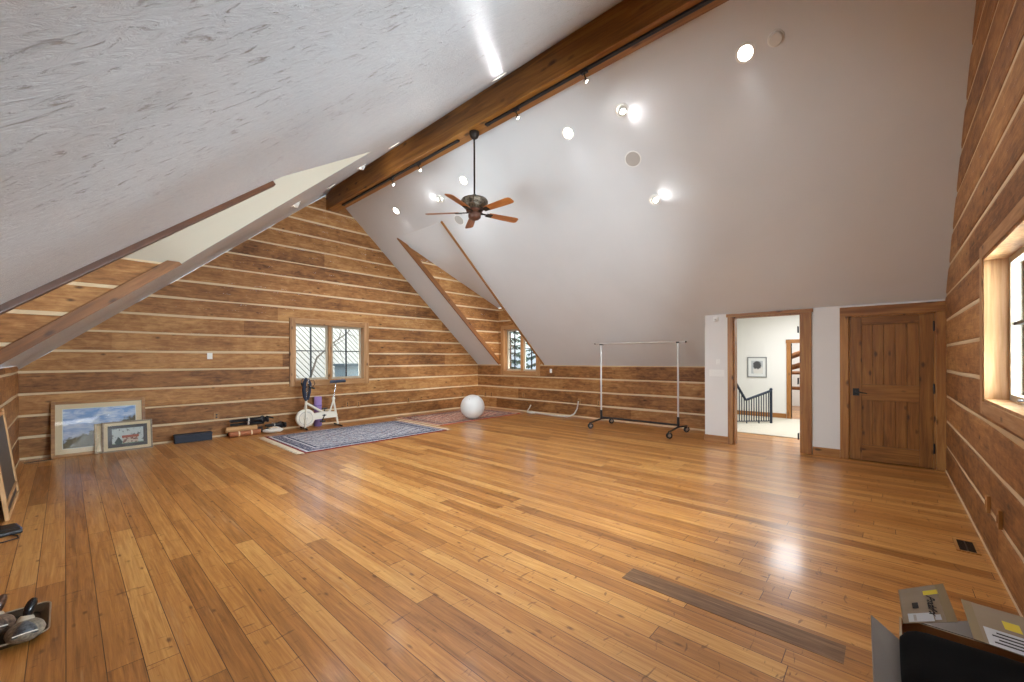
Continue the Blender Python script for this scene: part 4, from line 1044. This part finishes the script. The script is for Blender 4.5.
t = NT('dark_screen_panel'); nz = t.noise(t.mapping(t.coord(), (1, 3, 22)), 1, 4); M['dark_panel'] = t.fin(t.mix(nz, lin('#2b2522'), lin('#5f554d')), .45)
for (za, zb) in ((.035, .115), (.15, Hs-.06)): bb = MB(); bb.box(-.022, -.014, -Ws+.055, Ws-.055, za, zb); bb.build('panel', M['dark_panel'], fl_)

bc = thing('instrument_case', 'flat black case with a blue end on the floor by the left wall', 'case', (-.365, 5.66, 0), (0, 0, R(12)))
bb = MB(); bb.box(-.09, .09, -.13, .15, .003, .034, 0, None, .008); bb.build('body', plain('black_case', '#1b1c20', .45), bc, smooth=40)
bb = MB(); bb.box(.075, .10, -.05, .146, .006, .030, 0, None, .005); bb.build('end_panel', plain('blue_case_end', '#4c618c', .4), bc, smooth=40)
bb = MB(); bb.tube([(.02, -.13, .012), (.05, -.20, .006), (.04, -.27, .006), (-.04, -.29, .006), (-.12, -.27, .006)], .005, 6); bb.build('carry_cord', M['black'], bc, smooth=50)
bb = MB(); bb.box(-.088, .088, -.0345, -.03, .012, .038, 0, None, .002); bb.build('strap', M['rubber'], bc)

tr = thing('serving_tray', 'dark metal tray holding two duck decoys at the left edge', 'tray', (-.265, 3.565, 0))
M['tray'] = plain('dark_tray_metal', '#4a4034', .38, .55, var=.35, scale=50)
def rrect(w, h, r, n=6):
    pts = []
    for cx_, cy_, a0 in ((w-r, h-r, 0), (-w+r, h-r, PI/2), (-w+r, -h+r, PI), (w-r, -h+r, 1.5*PI)):
        pts += [(cx_+r*math.cos(a0+PI/2*i/n), cy_+r*math.sin(a0+PI/2*i/n)) for i in range(n+1)]
    return pts
bb = MB(); loops = []
for (gw, z) in ((-.03, .004), (-.03, .012), (0, .034), (.008, .036), (.008, .030), (-.002, .022), (-.026, .0)):
    loops.append([(x, y, z) for x, y in rrect(.195+gw, .20+gw, .045)])
k = len(loops[0]); vs = [p for l in loops for p in l]
fs = [(i*k+j, i*k+(j+1) % k, (i+1)*k+(j+1) % k, (i+1)*k+j) for i in range(len(loops)-1) for j in range(k)] + [tuple(range(k)), tuple(range((len(loops)-1)*k, len(loops)*k))[::-1]]
bb.add(vs, fs); bb.build('pan', M['tray'], tr, smooth=40)
bb = MB(); lp = [(x, y, .036) for x, y in rrect(.203, .208, .045)]; bb.tube(lp + [lp[0]], .0045, 6); bb.build('rolled_rim', plain('tray_rim', '#b6ab97', .3, .7), tr, smooth=50)
# decoys: local +y is the head end
def decoy(label, loc, rz, body, patch, headc, sc=.70):
    root = thing('duck_decoy', label, 'decoy', loc, (0, 0, rz), 'duck decoys on the tray'); root.scale = (sc, sc, sc)
    bb = MB(); secs = [(-.150, .010, .085, .012), (-.135, .035, .075, .030), (-.10, .072, .062, .052), (-.05, .098, .058, .064), (0, .106, .058, .068), (.05, .100, .058, .064), (.095, .078, .062, .052), (.125, .046, .068, .034), (.138, .014, .072, .012)]
    n_ = 20; vs = [(math.cos(2*PI*q/n_)*w, y, z + math.sin(2*PI*q/n_)*h*(1.05 if math.sin(2*PI*q/n_) > 0 else .80)) for y, w, z, h in secs for q in range(n_)]
    fs = [(i*n_+q, i*n_+(q+1) % n_, (i+1)*n_+(q+1) % n_, (i+1)*n_+q) for i in range(len(secs)-1) for q in range(n_)] + [tuple(range(n_))[::-1], tuple(range((len(secs)-1)*n_, len(secs)*n_))]
    bb.add(vs, fs); bd = bb.build('body', body, root, smooth=70)
    # folded wing and rump patch lying on the back
    bb = MB(); pl = []
    for i in range(9):
        y = -.135 + .145*i/8; hw_ = .062*(1-(i/8)**1.6)*1.0 + .004
        for q in range(-3, 4):
            x = hw_*q/3
            # height of the body's back at x,y
            w_ = [s for s in secs]; j = max(0, min(len(secs)-2, next((m_ for m_ in range(len(secs)-1) if secs[m_][0] <= y <= secs[m_+1][0]), 0)))
            tt = (y-secs[j][0])/(secs[j+1][0]-secs[j][0]); ww = secs[j][1]+(secs[j+1][1]-secs[j][1])*tt; zz = secs[j][2]+(secs[j+1][2]-secs[j][2])*tt; hh = (secs[j][3]+(secs[j+1][3]-secs[j][3])*tt)*1.05
            pl.append((x, y, zz + hh*math.sqrt(max(.05, 1-min(1, (x/max(ww, .02))**2))) + .004))
    bb.add(pl, [(i*7+q, i*7+q+1, (i+1)*7+q+1, (i+1)*7+q) for i in range(8) for q in range(6)])
    wp = bb.build('wing_patch', patch, root, smooth=70); sm = wp.modifiers.new('thick', 'SOLIDIFY'); sm.thickness = .006; sm.offset = 0
    bb = MB(); bb.tube([(-.062, -.131, .098), (-.03, -.137, .103), (.03, -.137, .103), (.062, -.131, .098)], .0045, 8); bb.build('wing_edge', M['white_line'], wp, smooth=50)
    bb = MB(); bb.tube([(0, .085, .10), (.005, .095, .122), (.008, .10, .136)], [.050, .044, .034], 16); bb.build('neck_ring', plain('decoy_neck', '#b9ad98', .6), root, smooth=60)
    bb = MB(); bb.tube([(.008, .098, .130), (.014, .106, .155), (.024, .122, .185), (.036, .142, .212), (.045, .158, .226), (.049, .166, .230)], [.024, .030, .033, .030, .020, .006], 18); hd_ = bb.build('head', headc, root, smooth=70)
    bb = MB(); bb.ball((.040, .182, .214), (.014, .034, .008), 14, 8); bb.build('bill', plain('decoy_bill', '#3a3630', .4), hd_, smooth=60)
    for s in (-1, 1): bb = MB(); bb.ball((.030+.026*s, .140, .205), .005, 8, 6); bb.build('eye', M['black'], hd_, smooth=60)
    return root
def mottled(nm_, a, b_, sc, rough=.45):
    t = NT(nm_); return t.fin(t.mix(t.range(t.noise(t.coord(), sc, 5, .7), .4, .6), lin(a), lin(b_)), rough)
decoy('grey duck decoy with a glossy black head on the tray', (-.146, 3.395, .014), R(2), mottled('grey_decoy', '#6e675b', '#98907f', 40), mottled('slate_patch', '#2e3338', '#626a72', 26, .3), plain('black_head', '#17181a', .22, var=.2))
decoy('brown duck decoy behind the grey one, half out of frame', (-.26, 3.575, .014), R(4), mottled('brown_decoy', '#6b5a4e', '#94806f', 40), mottled('brown_patch', '#3a2f2a', '#6e5c50', 26, .3), mottled('brown_head', '#3b2619', '#664632', 20, .3))

# ------------------------------------------------------------------ open carton with a black cushion, bottom right
t = NT('cardboard'); cn = t.noise(t.mapping(t.coord(), (3, 3, 60)), 1, 3); M['card'] = t.fin(t.mix(cn, lin('#94826c'), lin('#a8957d')), .8)
t = NT('cardboard_inside'); cn = t.noise(t.mapping(t.coord(), (3, 3, 40)), 1, 3); M['card_in'] = t.fin(t.mix(cn, lin('#8a5226'), lin('#9d6433')), .75)
M['card_grey'] = plain('greyed_cardboard', '#7c736c', .75, var=.04)
M['tape'] = plain('clear_brown_tape', '#a08e70', .2, var=.03)
M['label_white'] = plain('white_label', '#d5d8da', .55, var=.02); M['label_yellow'] = plain('yellow_sticker', '#e8cf3a', .55, var=.03); M['ink'] = plain('printing_ink', '#2d2a29', .7)
BX0, BX1, BY0, BY1, BH = 1.70, 2.345, -.545, -.035, .42
bxr = thing('cardboard_carton', 'open brown cardboard carton with raised taped flaps by the near log wall', 'box', (BX0, BY1, 0))
L_, W_ = BX1-BX0, BY1-BY0; th = .006
bb = MB()
for (a, c, d, e) in ((0, L_, -th, 0), (0, L_, -W_, -W_+th), (0, th, -W_+th, -th), (L_-th, L_, -W_+th, -th)): bb.box(a, c, d, e, 0, BH, 0)
bb.box(0, L_, -W_, 0, 0, th)
# warm inner faces of the walls
for (a, c, d, e) in ((th, L_-th, -th-.001, -th), (th, L_-th, -W_+th, -W_+th+.001), (L_-th-.001, L_-th, -W_+th, -th)): bb.box(a, c, d, e, th, BH-.0005, 1)
bb.build('walls', [M['card'], M['card_in']], bxr)
off = Vector((BX0, BY1, 0))
def flap(nm_, pts, mat, thick=.005):
    bb = MB(); bb.slab([Vector(p)-off for p in pts], thick); return bb.build(nm_, mat, bxr)
FA = [(2.291, -.0454, .421), (2.4505, -.2078, .421), (2.5783, -.1746, .5124), (2.4172, -.0327, .50)]
fa = flap('flap', [FA[0], FA[1], FA[2], FA[3]], M['card'])
FB = [(2.342, -.2426, .42), (2.315, -.52, .42), (2.4898, -.488, .49), (2.5154, -.2249, .49)]
fb = flap('flap', FB, M['card'])
fc = flap('flap', [(2.153, -.033, .42), (1.78, -.033, .42), (1.66, .029, .47), (2.177, .048, .47)], M['card_grey'])
fi = flap('inner_flap', [(2.345, -.095, .418), (2.345, -.262, .418), (2.50, -.25, .418), (2.4505, -.205, .418)], M['card_grey'])
def decal(nm_, F, u0, u1, v0, v1, mat, parent, lift=.0015, skew=0.0):
    """rectangle in the flap's own (u along the hinge, v away from it) directions, lying on its upper side"""
    A_, B_, C_, D_ = [Vector(p)-off for p in F]
    n = (B_-A_).cross(D_-A_).normalized(); n = n if n.z > 0 else -n
    top = max(0.0, 0) 
    at = lambda u, v: (A_.lerp(B_, u)).lerp(D_.lerp(C_, u), v) + n*lift
    bb = MB(); q = [at(u0, v0), at(u1, v0), at(u1+skew, v1), at(u0+skew, v1)]
    bb.slab(q, -.0008 if (q[1]-q[0]).cross(q[2]-q[0]).dot(n) < 0 else .0008); return bb.build(nm_, mat, parent)
def up_side(F):
    A_, B_, C_, D_ = [Vector(p) for p in F]; n = (B_-A_).cross(C_-A_).normalized(); return .0055 if n.z > 0 else .0005
la = up_side(FA); lb_ = up_side(FB)
decal('shipping_label', FA, .10, .58, .03, .26, M['label_white'], fa, la); decal('label_mark', FA, .20, .25, .06, .22, M['grey_plastic'], fa, la+.001)
decal('sticker', FA, .50, .82, .74, .86, M['label_yellow'], fa, la); decal('tape_strip', FA, .80, 1.0, .0, 1.0, M['tape'], fa, la)
decal('small_mark', FA, .22, .34, .40, .56, M['ink'], fa, la); decal('barcode_corner', FA, .60, .72, .06, .20, M['label_white'], fa, la)
decal('shipping_label', FB, .14, .95, .0, .42, M['label_white'], fb, lb_); decal('sticker', FB, .36, .52, .52, .72, M['label_yellow'], fb, lb_)
decal('tape_strip', FB, .0, .10, .0, 1.0, M['tape'], fb, lb_)
for k in range(4): decal('print_line', FB, .2+.05*(k % 2), .62+.06*k, .08+.08*k, .11+.08*k, M['ink'], fb, lb_+.001)
decal('shipping_label', [(1.75, BY1, .40), (2.34, BY1, .40), (2.34, BY1, .30), (1.75, BY1, .30)], .84, .97, .0, .9, M['label_white'], bxr, .001)
# two lines of bold print running down the flap
A_, B_, C_, D_ = [Vector(p)-off for p in FA]
n = (B_-A_).cross(D_-A_).normalized(); n = n if n.z > 0 else -n
vdir = (A_-D_).normalized(); udir = (B_-A_).normalized()
cu = bpy.data.curves.new('flap_text', 'FONT'); cu.body = 'Pendaflex'; cu.size = .0235; cu.offset = .0007; cu.space_character = .92
tmp = bpy.data.objects.new('tmp_text', cu); COL.objects.link(tmp); bpy.context.view_layer.update()
me = bpy.data.meshes.new_from_object(tmp.evaluated_get(bpy.context.evaluated_depsgraph_get())); bpy.data.objects.remove(tmp)
tx = bpy.data.objects.new('lettering', me); COL.objects.link(tx); me.materials.clear(); me.materials.append(M['ink'])
xd = vdir; yd = n.cross(xd)
mtx = Matrix((xd, yd*1.75, n)).transposed().to_4x4()
mtx.translation = A_.lerp(B_, .55).lerp(D_.lerp(C_, .55), .74) + n*(la+.0015)
tx.matrix_world = mtx; tx.parent = fa

cu_ = thing('black_cushion', 'puffy black cushion stuffed into the open cardboard carton', 'cushion', (1.97, -.285, .215))
bb = MB(); n_ = 22; vs = []; 
for j in range(n_+1):
    for i in range(n_+1):
        u, v = i/n_*2-1, j/n_*2-1
        e = (1-abs(u)**7)*(1-abs(v)**7); e = max(0, e)**.3
        wv = .012*mnoise.noise(Vector((u*2, v*2, 1.3)))
        vs.append((u*(.20+.025*e) - .012*v, v*(.235+.055*e), .05 + .235*e + wv*e))
m_ = len(vs)
vs += [(x*.93, y*.95, .05-.18*max(0, 1)*((1-abs(i % (n_+1)/n_*2-1)**4)*(1-abs(i//(n_+1)/n_*2-1)**4))**.4) for i, (x, y, z) in enumerate(vs)]
fs = [(j*(n_+1)+i, j*(n_+1)+i+1, (j+1)*(n_+1)+i+1, (j+1)*(n_+1)+i) for j in range(n_) for i in range(n_)]
bb.add(vs, fs + [tuple(q+m_ for q in f)[::-1] for f in fs]); o = bb.build('cover', plain('black_fabric', '#050506', .9, var=.15, scale=60, **{'Specular IOR Level': .12}), cu_, smooth=70)
bm = bmesh.new(); bm.from_mesh(o.data); bmesh.ops.remove_doubles(bm, verts=bm.verts[:], dist=.002); bmesh.ops.recalc_face_normals(bm, faces=bm.faces[:]); bm.to_mesh(o.data); bm.free()
bb = MB(); bb.tube([(.214-.012*v, v*.24, .245-.02*v**4) for v in [q/10*2-1 for q in range(11)]], .005, 8); bb.build('piping', plain('navy_piping', '#1c2430', .6), cu_, smooth=50)

# ------------------------------------------------------------------ outside the windows
M['roof_white'] = plain('pale_metal_roof', '#aaa99f', .5, var=.05, scale=3); M['roof_seam'] = plain('dark_roof_seam', '#7d7c70', .6)
M['bark2'] = plain('grey_bark', '#6a655c', .9, var=.2)
ob = thing('outbuilding_roof', 'pale seamed roof of the building outside the far window', 'roof', (6.2, 15.5, 1.2))
U = Vector((.62, -.22, -.75)).normalized(); V = Vector((.80, .28, .52)); V = (V - U*V.dot(U)).normalized(); Nn = U.cross(V).normalized(); Nn = Nn if Nn.y < 0 else -Nn
bb = MB(); bb.slab([-U*1.8-V*5, U*5-V*5, U*5+V*5, -U*1.8+V*5], -.08 if (U*8).cross(V).dot(Nn) > 0 else .08); bb.build('roof_sheet', M['roof_white'], ob)
bb = MB(); k = 62
for i in range(k):
    c = V*(-5+10*(i+.5)/k); bb.tube([c-U*1.8+Nn*.01, c+U*5+Nn*.01], .013, 4)
bb.build('seam', M['roof_seam'], ob)
gb = thing('chimney_box', 'slate grey box with a flat lid outside the far window', 'box', (6.75, 13.3, -2))
bb = MB(); bb.box(-.62, 1.2, -.4, .4, 0, 3.28); bb.build('walls', plain('slate_box', '#6d7d80', .6), gb)
bb = MB(); bb.box(-.72, 1.3, -.5, .5, 3.28, 3.36); bb.build('lid', plain('slate_box_roof', '#49565a', .6), gb)
bt = thing('bare_branch', 'bare dark branch slanting across the far window', 'branch', (4.6, 12.6, -2))
bb = MB(); bb.tube([(0, .2, 0), (.1, .1, 2.2), (.5, 0, 3.55), (.95, 0, 3.98), (1.45, 0, 4.35), (1.9, .1, 4.9)], [.05, .04, .028, .024, .018, .008], 8); bb.build('bough', M['bark2'], bt, smooth=50)
rb = random.Random(4)
for q in range(9):
    p = Vector((.6+.14*q, 0, 3.62+.12*q)); bb = MB(); d = Vector((rb.uniform(.1, .6), rb.uniform(-.3, .3), rb.choice((-1, 1))*rb.uniform(.2, .6)))
    bb.tube([p, p+d*.5+Vector((.05, 0, .03)), p+d], [.014, .010, .004], 6); bb.build('twig', M['bark2'], bt, smooth=50)
t = NT('conifer_needles'); nz = t.noise(t.coord(), 3, 3); M['needles'] = t.fin(t.mix(nz, lin('#2c4239'), lin('#5c7a6a')), .8)
M['bark'] = plain('bark', '#4a3a2e', .9, var=.2)
def conifer(label, x, y, zb, h, r, seed):
    rr = random.Random(seed); root = thing('conifer', label, 'tree', (x, y, zb), (0, 0, rr.uniform(0, 6)), 'conifers outside the windows')
    bb = MB(); bb.tube([(0, 0, 0), (0, 0, h*.98)], [.14, .02], 8); bb.build('trunk', M['bark'], root, smooth=50)
    bb = MB(); n_ = 26
    for i in range(n_):
        z = h*(.06 + .92*i/n_); rad = r*(1-i/n_)**.8 + .1
        for q in range(9):
            a = 2*PI*q/9 + i*.7 + rr.uniform(-.25, .25); L = rad*rr.uniform(.75, 1.1); d = Vector((math.cos(a), math.sin(a), 0)); s_ = Vector((-d.y, d.x, 0))
            dr = -.30*L
            for w_ in range(4):
                f0 = .15+.2*w_
                for sg in (-1, 1):
                    p0 = d*L*f0 + Vector((0, 0, z+dr*f0)); p1 = d*L*(f0+.28) + s_*sg*L*.24*(1.1-f0) + Vector((0, 0, z+dr*(f0+.3)-.05)); p2 = d*L*(f0+.2) + Vector((0, 0, z+dr*(f0+.2)+.05))
                    bb.add([p0, p1, p2], [(0, 1, 2)])
            bb.add([Vector((0, 0, z)), d*L + Vector((0, 0, z+dr)) + s_*.05, d*L + Vector((0, 0, z+dr)) - s_*.05], [(0, 1, 2)])
    nd_ = bb.build('foliage', M['needles'], root, fix=False); nd_['kind'] = 'stuff'
conifer('dark conifer seen through the left pane of the dormer window', 13.4, 12.4, -3.5, 9, 1.5, 3)
conifer('dark conifer seen through the right pane of the dormer window', 13.6, 9.6, -3.5, 10, 1.3, 5)
conifer('dark conifer behind the other two outside the dormer window', 19.0, 14.6, -3.5, 13, 3.0, 8)
conifer('dark conifer beside the right pane of the dormer window, nearest', 12.2, 7.2, -3.5, 9, 1.4, 9)
conifer('dark conifer rising behind the pale roof outside the far window', 7.4, 20.5, -3, 10.5, 2.6, 11)
conifer('dark conifer farther right behind the pale roof outside the far window', 12.2, 22.5, -3, 10.5, 2.6, 12)

# ------------------------------------------------------------------ daylight and lamps
w = bpy.data.worlds.new('World'); scene.world = w; w.use_nodes = True
wn = w.node_tree; bg = wn.nodes['Background']
sky = wn.nodes.new('ShaderNodeTexSky'); sky.sky_type = 'NISHITA'; sky.sun_disc = False; sky.sun_elevation = R(38); sky.sun_rotation = R(200); sky.air_density = 1.2; sky.dust_density = 3.0
mixn = wn.nodes.new('ShaderNodeMix'); mixn.data_type = 'RGBA'; mixn.inputs[0].default_value = .72
wn.links.new(sky.outputs[0], mixn.inputs[6]); mixn.inputs[7].default_value = (.72, .84, 1.0, 1)
wn.links.new(mixn.outputs[2], bg.inputs[0]); bg.inputs[1].default_value = 1.0

def daylight(name, loc, direction, sx, sy, energy, color, spread=180):
    d = bpy.data.lights.new(name, 'AREA'); d.shape = 'RECTANGLE'; d.size, d.size_y = sx, sy; d.energy = energy; d.color = color; d.spread = R(spread)
    o = bpy.data.objects.new(name, d); COL.objects.link(o); o.location = loc
    o.rotation_euler = (-Vector(direction)).to_track_quat('Z', 'Y').to_euler()
    return o
daylight('daylight_left_dormer', (XL-.45, (WL[0]+WL[1])/2, 1.75), (1, 0, -.05), 2.2, 1.6, 270, (.84, .93, 1))
daylight('daylight_near_gable', (3.7, YB-1.25, 1.45), (-.25, .95, .10), 3.4, 2.0, 1150, (.82, .92, 1))
daylight('added_window_fill', (1.3, YB-.9, 1.6), (-.2, .95, .15), 2.0, 1.6, 165, (.86, .94, 1))  # added fill through the made-up window, lifts the left slope
daylight('daylight_far_gable', (4.3, YA+1.5, -.35), (0, -.85, .5), 2.4, 1.2, 700, (.90, .96, 1))
daylight('daylight_right_dormer', (XR+1.5, 7.85, -.1), (-.85, 0, .5), 2.0, 1.2, 800, (.86, .94, 1))
daylight('hall_fill', (10.2, 1.2, 2.70), (0, 0, -1), 1.2, 1.2, 74, (.95, .97, 1))  # unseen fill added to brighten the hall, no fixture modelled
daylight('far_room_light', (13.8, 1.5, 2.70), (0, 0, -1), 1.2, 1.2, 60, (.95, .97, 1))
sun = bpy.data.lights.new('sun', 'SUN'); sun.energy = .8; sun.angle = R(4); so = bpy.data.objects.new('sun', sun); COL.objects.link(so); so.rotation_euler = (R(52), 0, R(15))

# ------------------------------------------------------------------ camera
F, YAW, CY, ROLL = 409.40, 47.5226, 358.86, -.2055
cam = bpy.data.cameras.new('camera'); cam.sensor_fit = 'HORIZONTAL'; cam.sensor_width = 36; cam.lens = F/1024*36
cam.shift_y = (CY-341)/1024; cam.clip_start = .02
co_ = bpy.data.objects.new('camera', cam); COL.objects.link(co_)
co_.matrix_world = Matrix.Translation((0, 0, 1.5)) @ Matrix.Rotation(R(-YAW), 4, 'Z') @ Matrix.Rotation(PI/2, 4, 'X') @ Matrix.Rotation(R(ROLL), 4, 'Z')
scene.camera = co_
vs_ = scene.view_settings
vs_.view_transform = 'Standard'; vs_.look = 'None'; vs_.exposure = 0.48; vs_.gamma = 1.0; vs_.use_curve_mapping = False
